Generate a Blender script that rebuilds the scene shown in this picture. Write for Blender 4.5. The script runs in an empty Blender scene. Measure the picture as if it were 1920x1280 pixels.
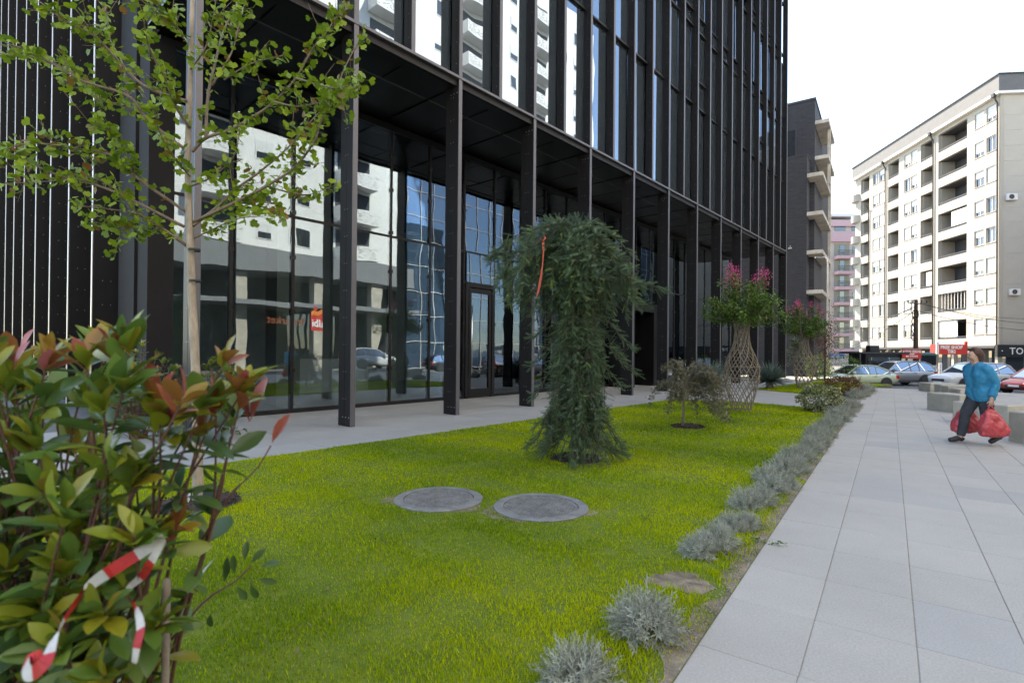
import bpy, math, random
import numpy as np
from mathutils import Vector, Matrix
random.seed(7)
RNG = np.random.default_rng(11)
scene = bpy.context.scene
col = scene.collection
pi = math.pi
rad = math.radians

# ---------------------------------------------------------------- camera
FPX, SHP, CAMH = 1000.0, 13.8, 1.4          # focal length in photo pixels, lens shift in pixels, eye height
cam_data = bpy.data.cameras.new('camera')
cam_data.sensor_width = 36.0
cam_data.lens = 36.0 * FPX / 1920.0
cam_data.shift_y = SHP / 1920.0
cam_data.clip_start = 0.05
cam_data.clip_end = 3000.0
cam_data.dof.use_dof = True
cam_data.dof.focus_distance = 7.0
cam_data.dof.aperture_fstop = 3.0
cam = bpy.data.objects.new('camera', cam_data)
col.objects.link(cam)
cam.location = (0, 0, CAMH)
cam.rotation_euler = (pi / 2 + rad(0.3), rad(-0.5), 0)
scene.camera = cam
RC = cam.rotation_euler.to_matrix()

# ---------------------------------------------------------------- sky and sun
SUN_EL = rad(47)
sh = Vector((-0.36, 0.93)).normalized()
TOSUN = Vector((sh.x * math.cos(SUN_EL), sh.y * math.cos(SUN_EL), math.sin(SUN_EL)))
world = bpy.data.worlds.new('World')
scene.world = world
world.use_nodes = True
wn = world.node_tree.nodes
wl = world.node_tree.links
for n_ in list(wn): wn.remove(n_)
sky = wn.new('ShaderNodeTexSky')
sky.sky_type = 'NISHITA'
sky.sun_disc = False
sky.sun_elevation = SUN_EL
sky.sun_rotation = math.atan2(sh.x, sh.y)
sky.air_density = 1.0
sky.dust_density = 0.4
sky.ozone_density = 1.2
bg = wn.new('ShaderNodeBackground')
bg.inputs['Strength'].default_value = 0.15
wo = wn.new('ShaderNodeOutputWorld')
wl.new(sky.outputs[0], bg.inputs[0])
wl.new(bg.outputs[0], wo.inputs[0])
sun_data = bpy.data.lights.new('sun', 'SUN')
sun_data.energy = 4.5
sun_data.angle = rad(0.55)
sun_data.color = (1.0, 0.93, 0.82)
sun = bpy.data.objects.new('sun', sun_data)
col.objects.link(sun)
sun.location = (0, 0, 60)
sun.rotation_euler = (-TOSUN).to_track_quat('-Z', 'Y').to_euler()
scene.view_settings.view_transform = 'Standard'
scene.view_settings.look = 'None'
scene.view_settings.exposure = 2.15
scene.view_settings.gamma = 1.0
scene.view_settings.use_white_balance = True          # the photograph is balanced for the shade
scene.view_settings.white_balance_temperature = 7500
scene.render.engine = 'CYCLES'
scene.cycles.max_bounces = 8
scene.cycles.transparent_max_bounces = 12
scene.cycles.caustics_reflective = False
scene.cycles.caustics_refractive = False

# ---------------------------------------------------------------- photo pixel -> place
def ray(px, py):
    return RC @ Vector(((px - 960) / FPX, -(py - 640 - SHP) / FPX, -1))
def G(px, py, z=0.0):
    d = ray(px, py); t = (z - CAMH) / d.z
    return Vector((d.x * t, d.y * t, z))
def at(px, py, Y):
    d = ray(px, py); t = Y / d.y
    return Vector((d.x * t, Y, CAMH + d.z * t))
def proj(P):
    c = RC.transposed() @ (Vector(P) - Vector((0, 0, CAMH)))
    if c.z > -0.05: return None
    return 960 + FPX * c.x / -c.z, 640 + SHP - FPX * c.y / -c.z
def unit2(v): return Vector((v.x, v.y)).normalized()
D2 = unit2(ray(1842, 666.7)); V2 = Vector((-D2.y, D2.x))      # along the office facade / into the office
E2 = unit2(ray(1669, 665.2)); W2 = Vector((E2.y, -E2.x))      # along the pavement / to its right
ANG_B = math.atan2(D2.y, D2.x)
ANG_E = math.atan2(E2.y, E2.x)
def UV(u, v, z=0.0): return Vector((D2.x * u + V2.x * v, D2.y * u + V2.y * v, z))
def SW(s, w, z=0.0): return Vector((E2.x * s + W2.x * w, E2.y * s + W2.y * w, z))
def sstep(t): t = min(1, max(0, t)); return t * t * (3 - 2 * t)
ROADZ = -0.72
def gz(x, y):                      # height of the street sheet: it drops away beyond the pavement
    s = x * E2.x + y * E2.y
    return -0.13 + (ROADZ + 0.13) * sstep((s - 25.5) / 9.0)

# ---------------------------------------------------------------- helpers
def tag(o, label=None, cat=None, group=None, kind=None):
    if label: o['label'] = label
    if cat: o['category'] = cat
    if group: o['group'] = group
    if kind: o['kind'] = kind
    return o
def thing(name, label, cat, loc=(0, 0, 0), rotz=0.0, group=None):
    o = bpy.data.objects.new(name, None)
    o.empty_display_size = 0.2
    col.objects.link(o)
    o.location = loc; o.rotation_euler = (0, 0, rotz)
    return tag(o, label, cat, group)
def link(name, me, parent=None, loc=(0, 0, 0), rotz=0.0):
    o = bpy.data.objects.new(name, me)
    col.objects.link(o)
    o.location = loc
    if rotz: o.rotation_euler = (0, 0, rotz)
    if parent: o.parent = parent
    return o

class MB:
    def __init__(s): s.v = []; s.f = []; s.m = []
    def add(s, vs, fs, mi=0):
        b = len(s.v); s.v += [tuple(p) for p in vs]
        s.f += [tuple(b + i for i in f) for f in fs]; s.m += [mi] * len(fs); return s
    def box(s, x0, x1, y0, y1, z0, z1, mi=0, bev=0.0):
        if bev <= 0:
            return s.add([(x0,y0,z0),(x1,y0,z0),(x1,y1,z0),(x0,y1,z0),(x0,y0,z1),(x1,y0,z1),(x1,y1,z1),(x0,y1,z1)],
                [(0,3,2,1),(4,5,6,7),(0,1,5,4),(1,2,6,5),(2,3,7,6),(3,0,4,7)], mi)
        b = bev                      # chamfer along the upper rim and the corners
        r0 = [(x0+b,y0),(x1-b,y0),(x1,y0+b),(x1,y1-b),(x1-b,y1),(x0+b,y1),(x0,y1-b),(x0,y0+b)]
        cx, cy = (x0+x1)/2, (y0+y1)/2
        def ins(p): return (p[0] - math.copysign(b, p[0]-cx), p[1] - math.copysign(b, p[1]-cy))
        vs = [(p[0],p[1],z0) for p in r0] + [(p[0],p[1],z1-b) for p in r0] + [(*ins(p),z1) for p in r0]
        fs = [tuple(range(7,-1,-1)), tuple(range(16,24))]
        for k in range(8):
            j = (k+1) % 8
            fs += [(k,j,8+j,8+k),(8+k,8+j,16+j,16+k)]
        return s.add(vs, fs, mi)
    def quad(s, a, b, c, d, mi=0): return s.add([a,b,c,d], [(0,1,2,3)], mi)
    def tube(s, pts, rads, n=6, mi=0, cap=True):
        pts = [Vector(p) for p in pts]
        if not isinstance(rads, (list, tuple)): rads = [rads] * len(pts)
        rings = []; a = None
        for i, p in enumerate(pts):
            t = (pts[min(i+1, len(pts)-1)] - pts[max(i-1, 0)])
            t = t.normalized() if t.length > 1e-9 else Vector((0,0,1))
            if a is None: a = t.orthogonal().normalized()
            else:
                a = a - t * a.dot(t)
                a = a.normalized() if a.length > 1e-6 else t.orthogonal().normalized()
            b = t.cross(a)
            rings.append([p + (a*math.cos(2*pi*k/n) + b*math.sin(2*pi*k/n)) * rads[i] for k in range(n)])
        vs = [q for r in rings for q in r]; fs = []
        for i in range(len(rings)-1):
            for k in range(n):
                j = (k+1) % n
                fs.append((i*n+k, i*n+j, (i+1)*n+j, (i+1)*n+k))
        if cap: fs += [tuple(range(n-1,-1,-1)), tuple(range((len(rings)-1)*n, len(rings)*n))]
        return s.add(vs, fs, mi)
    def lathe(s, prof, n=16, c=(0,0,0), mi=0, cap=False):
        vs = []; fs = []
        for r, z in prof:
            vs += [(c[0]+r*math.cos(2*pi*k/n), c[1]+r*math.sin(2*pi*k/n), c[2]+z) for k in range(n)]
        for i in range(len(prof)-1):
            for k in range(n):
                j = (k+1) % n
                fs.append((i*n+k, i*n+j, (i+1)*n+j, (i+1)*n+k))
        if cap: fs += [tuple(range(n-1,-1,-1)), tuple(range((len(prof)-1)*n, len(prof)*n))]
        return s.add(vs, fs, mi)
    def prism(s, poly, z0, z1, mi=0):
        n = len(poly)
        vs = [(p[0],p[1],z0) for p in poly] + [(p[0],p[1],z1) for p in poly]
        fs = [tuple(range(n-1,-1,-1)), tuple(range(n,2*n))] + [(k,(k+1)%n,n+(k+1)%n,n+k) for k in range(n)]
        return s.add(vs, fs, mi)
    def mesh(s, name, mats, smooth=False):
        me = bpy.data.meshes.new(name)
        me.from_pydata(s.v, [], s.f)
        mats = mats if isinstance(mats, (list, tuple)) else [mats]
        for m in mats: me.materials.append(m)
        if len(mats) > 1: me.polygons.foreach_set('material_index', s.m)
        if smooth: me.polygons.foreach_set('use_smooth', [True]*len(s.f))
        me.update(); return me
    def build(s, name, mats, parent=None, loc=(0,0,0), rotz=0.0, smooth=False):
        return link(name, s.mesh(name, mats, smooth), parent, loc, rotz)

# ---- materials
def setin(node, name, val):
    if name in node.inputs: node.inputs[name].default_value = val
def M(name, c, rough=0.6, metal=0.0, var=0.0, vscale=4.0, c2=None, bump=0.0, bscale=60.0, spec=0.5, orand=0.0, detail=4.0, stretch=None, stain=0.0):
    m = bpy.data.materials.new(name); m.use_nodes = True
    nt = m.node_tree; N = nt.nodes; L = nt.links
    b = N['Principled BSDF']
    setin(b, 'Roughness', rough); setin(b, 'Metallic', metal); setin(b, 'Specular IOR Level', spec)
    b.inputs['Base Color'].default_value = (*c, 1)
    tc = N.new('ShaderNodeTexCoord'); src = tc.outputs['Object']
    if stretch:
        mp = N.new('ShaderNodeMapping'); mp.inputs['Scale'].default_value = stretch
        L.new(src, mp.inputs[0]); src = mp.outputs[0]
    out = None
    if var > 0 or c2:
        nz = N.new('ShaderNodeTexNoise'); nz.inputs['Scale'].default_value = vscale; nz.inputs['Detail'].default_value = detail
        nz.inputs['Roughness'].default_value = 0.65
        L.new(src, nz.inputs['Vector'])
        r = N.new('ShaderNodeValToRGB')
        r.color_ramp.elements[0].position = 0.3; r.color_ramp.elements[1].position = 0.7
        a = [max(0, x*(1-var)) for x in c]; d = list(c2) if c2 else [x*(1+var) for x in c]
        r.color_ramp.elements[0].color = (*a, 1); r.color_ramp.elements[1].color = (*d, 1)
        L.new(nz.outputs['Fac'], r.inputs[0]); out = r.outputs[0]
    if orand > 0:
        oi = N.new('ShaderNodeObjectInfo'); mr = N.new('ShaderNodeMapRange')
        mr.inputs['To Min'].default_value = 1-orand; mr.inputs['To Max'].default_value = 1+orand
        L.new(oi.outputs['Random'], mr.inputs['Value'])
        mx = N.new('ShaderNodeVectorMath'); mx.operation = 'SCALE'
        if out: L.new(out, mx.inputs[0])
        else: mx.inputs[0].default_value = c
        L.new(mr.outputs[0], mx.inputs['Scale']); out = mx.outputs[0]
    if stain > 0:                      # broad stains that run across neighbouring pieces
        ge = N.new('ShaderNodeNewGeometry'); ns = N.new('ShaderNodeTexNoise'); ns.inputs['Scale'].default_value = 1.1; ns.inputs['Detail'].default_value = 7; ns.inputs['Roughness'].default_value = .7
        L.new(ge.outputs['Position'], ns.inputs['Vector'])
        mr2 = N.new('ShaderNodeMapRange'); mr2.inputs['From Min'].default_value = .3; mr2.inputs['From Max'].default_value = .7
        mr2.inputs['To Min'].default_value = 1-stain; mr2.inputs['To Max'].default_value = 1+stain*.5
        L.new(ns.outputs['Fac'], mr2.inputs['Value'])
        m2 = N.new('ShaderNodeVectorMath'); m2.operation = 'SCALE'
        if out: L.new(out, m2.inputs[0])
        else: m2.inputs[0].default_value = c
        L.new(mr2.outputs[0], m2.inputs['Scale']); out = m2.outputs[0]
    if out: L.new(out, b.inputs['Base Color'])
    if bump > 0:
        nb = N.new('ShaderNodeTexNoise'); nb.inputs['Scale'].default_value = bscale; nb.inputs['Detail'].default_value = 5
        L.new(src, nb.inputs['Vector'])
        bp = N.new('ShaderNodeBump'); bp.inputs['Strength'].default_value = bump; bp.inputs['Distance'].default_value = 0.02
        L.new(nb.outputs['Fac'], bp.inputs['Height']); L.new(bp.outputs[0], b.inputs['Normal'])
    return m
def leafmat(name, stops, rough=0.45, trans=0.3, spec=0.5):
    """colour comes from the 'tint' number carried by each leaf"""
    m = bpy.data.materials.new(name); m.use_nodes = True
    nt = m.node_tree; N = nt.nodes; L = nt.links
    b = N['Principled BSDF']; setin(b, 'Roughness', rough); setin(b, 'Specular IOR Level', spec)
    at_ = N.new('ShaderNodeAttribute'); at_.attribute_name = 'tint'
    r = N.new('ShaderNodeValToRGB'); cr = r.color_ramp
    while len(cr.elements) < len(stops): cr.elements.new(0.5)
    for e, (p, c) in zip(cr.elements, stops): e.position = p; e.color = (*c, 1)
    L.new(at_.outputs['Fac'], r.inputs[0]); L.new(r.outputs[0], b.inputs['Base Color'])
    t = N.new('ShaderNodeBsdfTranslucent'); L.new(r.outputs[0], t.inputs['Color'])
    mx = N.new('ShaderNodeMixShader'); mx.inputs[0].default_value = trans
    L.new(b.outputs[0], mx.inputs[1]); L.new(t.outputs[0], mx.inputs[2])
    L.new(mx.outputs[0], N['Material Output'].inputs['Surface'])
    return m
def glassmat(name, tint, f0=0.1, wav=0.0, opaque=None, rough=0.0, refl=(0.9, 0.95, 1.0)):
    """sheet glass: Fresnel mix of a mirror and a tinted see-through (or dark backed) layer"""
    m = bpy.data.materials.new(name); m.use_nodes = True
    nt = m.node_tree; N = nt.nodes; L = nt.links
    N.remove(N['Principled BSDF'])
    g = N.new('ShaderNodeBsdfGlossy'); g.inputs['Roughness'].default_value = rough; g.inputs['Color'].default_value = (*refl, 1)
    if opaque:
        t = N.new('ShaderNodeBsdfDiffuse'); t.inputs['Color'].default_value = (*opaque, 1)
    else:
        t = N.new('ShaderNodeBsdfTransparent'); t.inputs['Color'].default_value = (*tint, 1)
    fr = N.new('ShaderNodeFresnel'); fr.inputs['IOR'].default_value = 1.52
    mr = N.new('ShaderNodeMapRange'); mr.inputs['From Min'].default_value = 0.04
    mr.inputs['To Min'].default_value = f0; mr.inputs['To Max'].default_value = 1.0
    L.new(fr.outputs[0], mr.inputs['Value'])
    if wav > 0:
        tc = N.new('ShaderNodeTexCoord'); nz = N.new('ShaderNodeTexNoise'); nz.inputs['Scale'].default_value = 0.9; nz.inputs['Detail'].default_value = 1
        oi = N.new('ShaderNodeObjectInfo'); vm = N.new('ShaderNodeVectorMath'); vm.operation = 'ADD'
        L.new(tc.outputs['Object'], vm.inputs[0]); L.new(oi.outputs['Location'], vm.inputs[1]); L.new(vm.outputs[0], nz.inputs['Vector'])
        bp = N.new('ShaderNodeBump'); bp.inputs['Strength'].default_value = wav; bp.inputs['Distance'].default_value = 0.05
        L.new(nz.outputs['Fac'], bp.inputs['Height']); L.new(bp.outputs[0], g.inputs['Normal'])
    mx = N.new('ShaderNodeMixShader')
    L.new(mr.outputs[0], mx.inputs[0]); L.new(t.outputs[0], mx.inputs[1]); L.new(g.outputs[0], mx.inputs[2])
    L.new(mx.outputs[0], N['Material Output'].inputs['Surface'])
    return m

# ---- leaf scattering
def nrm(a): return a / np.maximum(np.linalg.norm(a, axis=-1, keepdims=True), 1e-9)
def frames(dirs, up=(0, 0, 1), jitter=0.6):
    x = nrm(np.asarray(dirs, float)); n = len(x)
    u = np.asarray(up, float) + RNG.normal(0, jitter, (n, 3))
    y = nrm(np.cross(u, x)); z = np.cross(x, y)
    return np.stack([x, y, z], axis=2)           # columns are the axes
def scatter_mesh(name, bv, bf, R, S, T, tint, mat, smooth=False):
    bv = np.asarray(bv, float); bf = np.asarray(bf, int); S = np.asarray(S, float)
    if S.ndim == 1: S = np.repeat(S[:, None], 3, axis=1)
    N, K = len(T), len(bv); nf, k = bf.shape
    V = np.einsum('nij,nkj->nki', R, bv[None] * S[:, None, :]) + np.asarray(T)[:, None, :]
    Fc = (bf[None] + (np.arange(N) * K)[:, None, None]).reshape(-1)
    me = bpy.data.meshes.new(name)
    me.vertices.add(N*K); me.vertices.foreach_set('co', V.astype(np.float32).ravel())
    me.loops.add(N*nf*k); me.loops.foreach_set('vertex_index', Fc.astype(np.int32))
    me.polygons.add(N*nf); me.polygons.foreach_set('loop_start', (np.arange(N*nf)*k).astype(np.int32))
    if smooth: me.polygons.foreach_set('use_smooth', np.ones(N*nf, bool))
    me.update(calc_edges=True)
    a = me.attributes.new('tint', 'FLOAT', 'POINT')
    a.data.foreach_set('value', np.repeat(np.asarray(tint, float), K).astype(np.float32))
    me.materials.append(mat); return me
def leaf_shape(prof, fold=0.12, droop=0.15):
    """prof: list of (x, half width); leaf lies along +x"""
    v = []; f = []
    for i, (x, w) in enumerate(prof):
        z = -droop * x * x
        v += [(x, -w, z + fold*w*2), (x, 0, z), (x, w, z + fold*w*2)]
    for i in range(len(prof)-1):
        a = i*3; f += [(a, a+1, a+4, a+3), (a+1, a+2, a+5, a+4)]
    return np.array(v), np.array(f)
def single_leaves(parent, bv, bf, R, S, T, tint, mat, name='leaf', nvar=10):
    """one object for each leaf; a few shared meshes carry the tints"""
    var = []
    for k in range(nvar):
        vv = bv.copy(); vv[:, 2] += RNG.normal(0, 0.02) * bv[:, 0] + RNG.normal(0, .05) * bv[:, 0]**2
        var.append(scatter_mesh(name, vv, bf, np.eye(3)[None], np.ones(1), np.zeros((1, 3)), [(k+0.5)/nvar], mat, True))
    inv = parent.matrix_basis.inverted() if parent else Matrix()
    for r, s, t, c in zip(R, S, T, tint):
        o = bpy.data.objects.new(name, var[min(nvar-1, max(0, int(c*nvar)))])
        col.objects.link(o); o.parent = parent
        m4 = Matrix(r.tolist()).to_4x4(); m4 = Matrix.Translation(t.tolist()) @ m4 @ Matrix.Diagonal((s, s, s, 1))
        o.matrix_basis = inv @ m4
def text_mesh(body, size, ext, mat, align='CENTER', bold=0.0, spacing=1.0):
    cu = bpy.data.curves.new('lettering', 'FONT'); cu.body = body; cu.size = size; cu.extrude = ext
    cu.align_x = align; cu.align_y = 'CENTER'; cu.offset = bold; cu.resolution_u = 2; cu.space_character = spacing
    ob = bpy.data.objects.new('lettering', cu); col.objects.link(ob)
    bpy.context.view_layer.update()
    me = bpy.data.meshes.new_from_object(ob.evaluated_get(bpy.context.evaluated_depsgraph_get()))
    bpy.data.objects.remove(ob); bpy.data.curves.remove(cu)
    me.materials.clear(); me.materials.append(mat); return me
def put_text(body, size, mat, parent, loc, rot=(pi/2, 0, 0), ext=0.008, bold=0.0, spacing=1.0):
    o = link('lettering', text_mesh(body, size, ext, mat, bold=bold, spacing=spacing), parent, loc)
    o.rotation_euler = rot; return o

# ================================================================ materials
m_asph = M('asphalt', (0.13, 0.127, 0.12), 0.9, var=0.25, vscale=0.6, bump=0.3, bscale=40)
m_soil = M('soil', (0.10, 0.075, 0.05), 0.95, var=0.4, vscale=6, c2=(0.30, 0.235, 0.165), bump=0.6, bscale=25)
m_dsoil = M('dark_soil', (0.035, 0.022, 0.016), 0.95, var=0.5, vscale=18, bump=0.8, bscale=30)
m_lawn = M('lawn_ground', (0.075, 0.115, 0.003), 0.95, vscale=3.0, c2=(0.14, 0.17, 0.006), bump=0.5, bscale=60)
m_joint = M('joint_sand', (0.21, 0.19, 0.16), 0.95, var=0.2, vscale=10)
m_gran = M('granite', (0.385, 0.355, 0.312), 0.72, stain=.10, var=0.16, vscale=90, detail=8, orand=0.03, bump=0.08, bscale=150)
m_gran2 = M('granite_blue', (0.345, 0.325, 0.295), 0.72, stain=.07, var=0.16, vscale=90, detail=8, orand=0.05, bump=0.08, bscale=150)
m_arc = M('granite_arcade', (0.33, 0.312, 0.285), 0.6, stain=.12, var=0.14, vscale=60, detail=8, orand=0.06)
m_conc = M('concrete', (0.44, 0.40, 0.335), 0.85, stain=.2, var=0.14, vscale=3.0, bump=0.2, bscale=60)
m_metal = M('bronze_metal', (0.0118, 0.0107, 0.0116), 0.5, metal=0.0, var=0.15, vscale=1.5, spec=0.22)
m_edge = M('fin_edge', (0.108, 0.102, 0.112), 0.45, metal=0.3)
m_dark = M('dark_panel', (0.008, 0.0075, 0.008), 0.3, var=0.2, vscale=1.0, spec=0.3)
m_matte = M('matte_bronze', (0.0165, 0.015, 0.0155), 0.75, var=0.15, vscale=1.0, spec=0.12)
m_bright = M('bright_trim', (0.62, 0.60, 0.58), 0.35, metal=0.3)
m_steel = M('steel', (0.75, 0.74, 0.72), 0.22, metal=1.0)
m_up = glassmat('coated_glass', (1, 1, 1), f0=0.30, wav=0.05, refl=(.72, .86, 1.0), opaque=(0.035, 0.045, 0.052))
m_low = glassmat('clear_glass', (0.77, 0.84, 0.87), f0=0.14, wav=0.08, refl=(.78, .9, 1.0))
m_beige = M('beige_plaster', (0.30, 0.29, 0.23), 0.8)
m_inter = M('interior_wall', (0.34, 0.36, 0.33), 0.8, var=0.2, vscale=0.7)
m_ifloor = M('interior_floor', (0.5, 0.5, 0.48), 0.5)
m_white = M('white_plaster', (0.72, 0.71, 0.69), 0.85, var=0.03, vscale=0.5)
m_cream = M('cream_plaster', (0.40, 0.37, 0.32), 0.85, var=0.05, vscale=0.3)
m_gable = M('gable_panels', (0.44, 0.41, 0.365), 0.85, var=0.05, vscale=0.6)
m_fascia = M('grey_fascia', (0.19, 0.195, 0.205), 0.7, var=0.06, vscale=2)
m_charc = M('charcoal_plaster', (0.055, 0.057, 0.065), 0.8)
m_shut = M('shutter', (0.62, 0.62, 0.61), 0.6)
m_fram = M('window_frame', (0.72, 0.71, 0.69), 0.5)
m_pane = glassmat('far_glass', (1, 1, 1), f0=0.10, opaque=(0.03, 0.035, 0.04))
m_rail = M('rail_metal', (0.07, 0.07, 0.075), 0.4, metal=0.6)
m_black = M('black_paint', (0.012, 0.012, 0.013), 0.45)
m_pink = M('pink_plaster', (0.60, 0.38, 0.40), 0.85)
m_pinkw = M('pale_pink_plaster', (0.55, 0.46, 0.42), 0.85)
m_brick = M('dark_brick', (0.045, 0.045, 0.052), 0.8, var=0.45, vscale=3.0, stretch=(0.6, 0.6, 6.0))
m_rawc = M('raw_concrete', (0.55, 0.50, 0.43), 0.9, var=0.25, vscale=1.4, bump=0.3, bscale=8)
m_red = M('sign_red', (0.55, 0.035, 0.03), 0.45)
m_signw = M('sign_white', (0.8, 0.8, 0.8), 0.5)
m_blue = M('sign_blue', (0.02, 0.14, 0.50), 0.45)
m_orange = M('sign_orange', (0.75, 0.20, 0.03), 0.5)
m_green = M('sign_green', (0.02, 0.30, 0.12), 0.5)
m_bark = M('ginkgo_bark', (0.34, 0.275, 0.215), 0.9, var=0.35, vscale=14, bump=0.6, bscale=40, stretch=(1, 1, 0.35))
m_twig = M('twig', (0.19, 0.135, 0.10), 0.9, var=0.3, vscale=20)
m_wood = M('grey_wood', (0.20, 0.16, 0.12), 0.9, var=0.3, vscale=16, bump=0.4, bscale=40)
m_dbark = M('dark_bark', (0.07, 0.045, 0.032), 0.95, var=0.4, vscale=14)
m_stem = M('red_stem', (0.13, 0.055, 0.045), 0.7, var=0.3, vscale=14)
m_iron = M('cast_iron', (0.20, 0.195, 0.185), 0.6, metal=0.2, var=0.3, vscale=9, bump=0.25, bscale=50)
l_gink = leafmat('ginkgo_leaf', [(0, (0.25, 0.10, 0.03)), (0.10, (0.20, 0.15, 0.02)), (0.2, (0.10, 0.19, 0.012)), (1, (0.28, 0.37, 0.02))], 0.5, 0.35)
l_phot = leafmat('photinia_leaf', [(0, (0.04, 0.085, 0.03)), (0.40, (0.10, 0.18, 0.03)), (0.62, (0.26, 0.28, 0.02)), (0.76, (0.28, 0.15, 0.03)), (0.86, (0.33, 0.075, 0.05)), (1, (0.44, 0.13, 0.11))], 0.34, 0.25)
l_ceda = leafmat('cedar_needle', [(0, (0.045, 0.075, 0.045)), (0.75, (0.12, 0.19, 0.095)), (1, (0.25, 0.31, 0.07))], 0.6, 0.12)
l_lav = leafmat('lavender_leaf', [(0, (0.19, 0.205, 0.155)), (1, (0.47, 0.475, 0.40))], 0.9, 0.15, 0.15)
l_crap = leafmat('myrtle_leaf', [(0, (0.025, 0.06, 0.01)), (0.8, (0.11, 0.20, 0.02)), (1, (0.25, 0.29, 0.03))], 0.5, 0.3)
l_pink = leafmat('myrtle_flower', [(0, (0.45, 0.03, 0.15)), (1, (0.75, 0.13, 0.32))], 0.7, 0.3)
l_map = leafmat('maple_leaf', [(0, (0.06, 0.05, 0.04)), (1, (0.20, 0.19, 0.10))], 0.6, 0.3)
l_yuc = leafmat('yucca_blade', [(0, (0.05, 0.085, 0.07)), (1, (0.19, 0.25, 0.21))], 0.6, 0.15)
l_var = leafmat('variegated_leaf', [(0, (0.06, 0.09, 0.025)), (0.4, (0.18, 0.21, 0.07)), (1, (0.55, 0.52, 0.32))], 0.5, 0.25)
l_barb = leafmat('bronze_leaf', [(0, (0.06, 0.03, 0.015)), (1, (0.24, 0.10, 0.045))], 0.6, 0.25)
l_redt = leafmat('red_tree_leaf', [(0, (0.035, 0.05, 0.02)), (0.5, (0.12, 0.06, 0.035)), (1, (0.28, 0.06, 0.06))], 0.5, 0.25)
l_grass = leafmat('grass_blade', [(0, (0.11, 0.205, 0.001)), (0.5, (0.29, 0.40, 0.001)), (0.93, (0.52, 0.55, 0.002)), (1, (0.42, 0.34, 0.07))], 0.7, 0.4, 0.15)

# ================================================================ ground, pavements, lawns
ss = [-700, -150, -30, 0, 12, 20, 24] + list(np.arange(25.5, 35, 0.8)) + [36, 50, 90, 200, 700]
ws = [-700, -200, -60, -20, 0, 10, 25, 60, 200, 700]
gv = []; gf = []
for s_ in ss:
    for w_ in ws:
        p = SW(s_, w_); gv.append((p.x, p.y, gz(p.x, p.y)))
nw = len(ws)
for i in range(len(ss)-1):
    for j in range(nw-1): gf.append((i*nw+j, (i+1)*nw+j, (i+1)*nw+j+1, i*nw+j+1))
mb = MB(); mb.add(gv, gf); tag(mb.build('road', m_asph), kind='structure')

EDGE_W = -0.75                       # the lawn side edge of the pavement
def grid_paving(root, name, origin, a0, a1, b0, b1, da, db, mats, frame, pick, limit=300, gap=0.0035, z=0.0):
    """slabs in a running grid; the ones that show largest are objects, the rest one joined part"""
    tiles = []
    na, nb = int(round((a1-a0)/da)), int(round((b1-b0)/db))
    for i in range(na):
        for j in range(nb):
            a, b = a0+(i+.5)*da, b0+(j+.5)*db
            c = frame(a, b); q = proj(c); sc = 0
            if q and -60 < q[0] < 1980 and q[1] < 1340: sc = 1.0 / (c.y*c.y) / max(c.y, 1)
            tiles.append((sc, a, b, i, j))
    tiles.sort(key=lambda t: -t[0])
    mes = [MB().box(-da/2+gap/2, da/2-gap/2, -db/2+gap/2, db/2-gap/2, -0.03, 0, 0, bev=0.003).mesh(name, m) for m in mats]
    rest = MB()
    for k, (sc, a, b, i, j) in enumerate(tiles):
        dz = random.uniform(-0.0015, 0.0015)
        if k < limit and sc > 0:
            link(name, mes[pick(i, j)], root, (a-origin[0], b-origin[1], z+dz))
        else:
            rest.box(a-origin[0]-da/2+gap/2, a-origin[0]+da/2-gap/2, b-origin[1]-db/2+gap/2, b-origin[1]+db/2-gap/2, z-0.03, z+dz)
    if rest.f: tag(rest.build(name+'_field', mats[0], root), kind='stuff')

TL, TW = 0.605, 0.43
pav_s0, pav_s1, pav_w1 = -3.42, 27.4, EDGE_W + TW*18
o_ = SW(0, 0)
pav = MB().box(pav_s0, pav_s1, -pav_w1, -EDGE_W, -1.2, -0.003).build('pavement', m_joint, None, o_, ANG_E)
tag(pav, kind='structure')
drk = set()
def pick_pav(i, j):
    rnd = random.Random(i*131+j*17).random()
    jj = 17 - j
    if (i, jj) in ((16, 1), (17, 1), (16, 2), (17, 3), (16, 4), (17, 4), (22, 1), (22, 2)): return 1
    return 1 if rnd < 0.04 else 0
grid_paving(pav, 'paving_slab', (0, 0), pav_s0, pav_s0+TL*51, -pav_w1, -EDGE_W, TL, TW, [m_gran, m_gran2],
            lambda a, b: SW(a, -b), pick_pav)

# office frame: u along the facade, v into the building
CU0, CSP, NCOL = 5.39, 2.6, 12        # first counted column, spacing, how many
FV, GV = 8.62, 11.5                   # fin fronts and shop glazing
U_END = CU0 + CSP*(NCOL-1)
ARC_V0 = 7.0
arc = MB().box(-8, U_END+3, ARC_V0, GV+0.15, -1.2, -0.006).build('arcade_pavement', m_joint, None, (0, 0, 0), ANG_B)
tag(arc, kind='structure')
grid_paving(arc, 'arcade_slab', (0, 0), -6, 36, ARC_V0, ARC_V0+4.5, 1.0, 0.75, [m_arc, m_gran2], lambda a, b: UV(a, b), lambda i, j: 1 if random.Random(i*7+j*3).random() < .12 else 0, limit=200)

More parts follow.
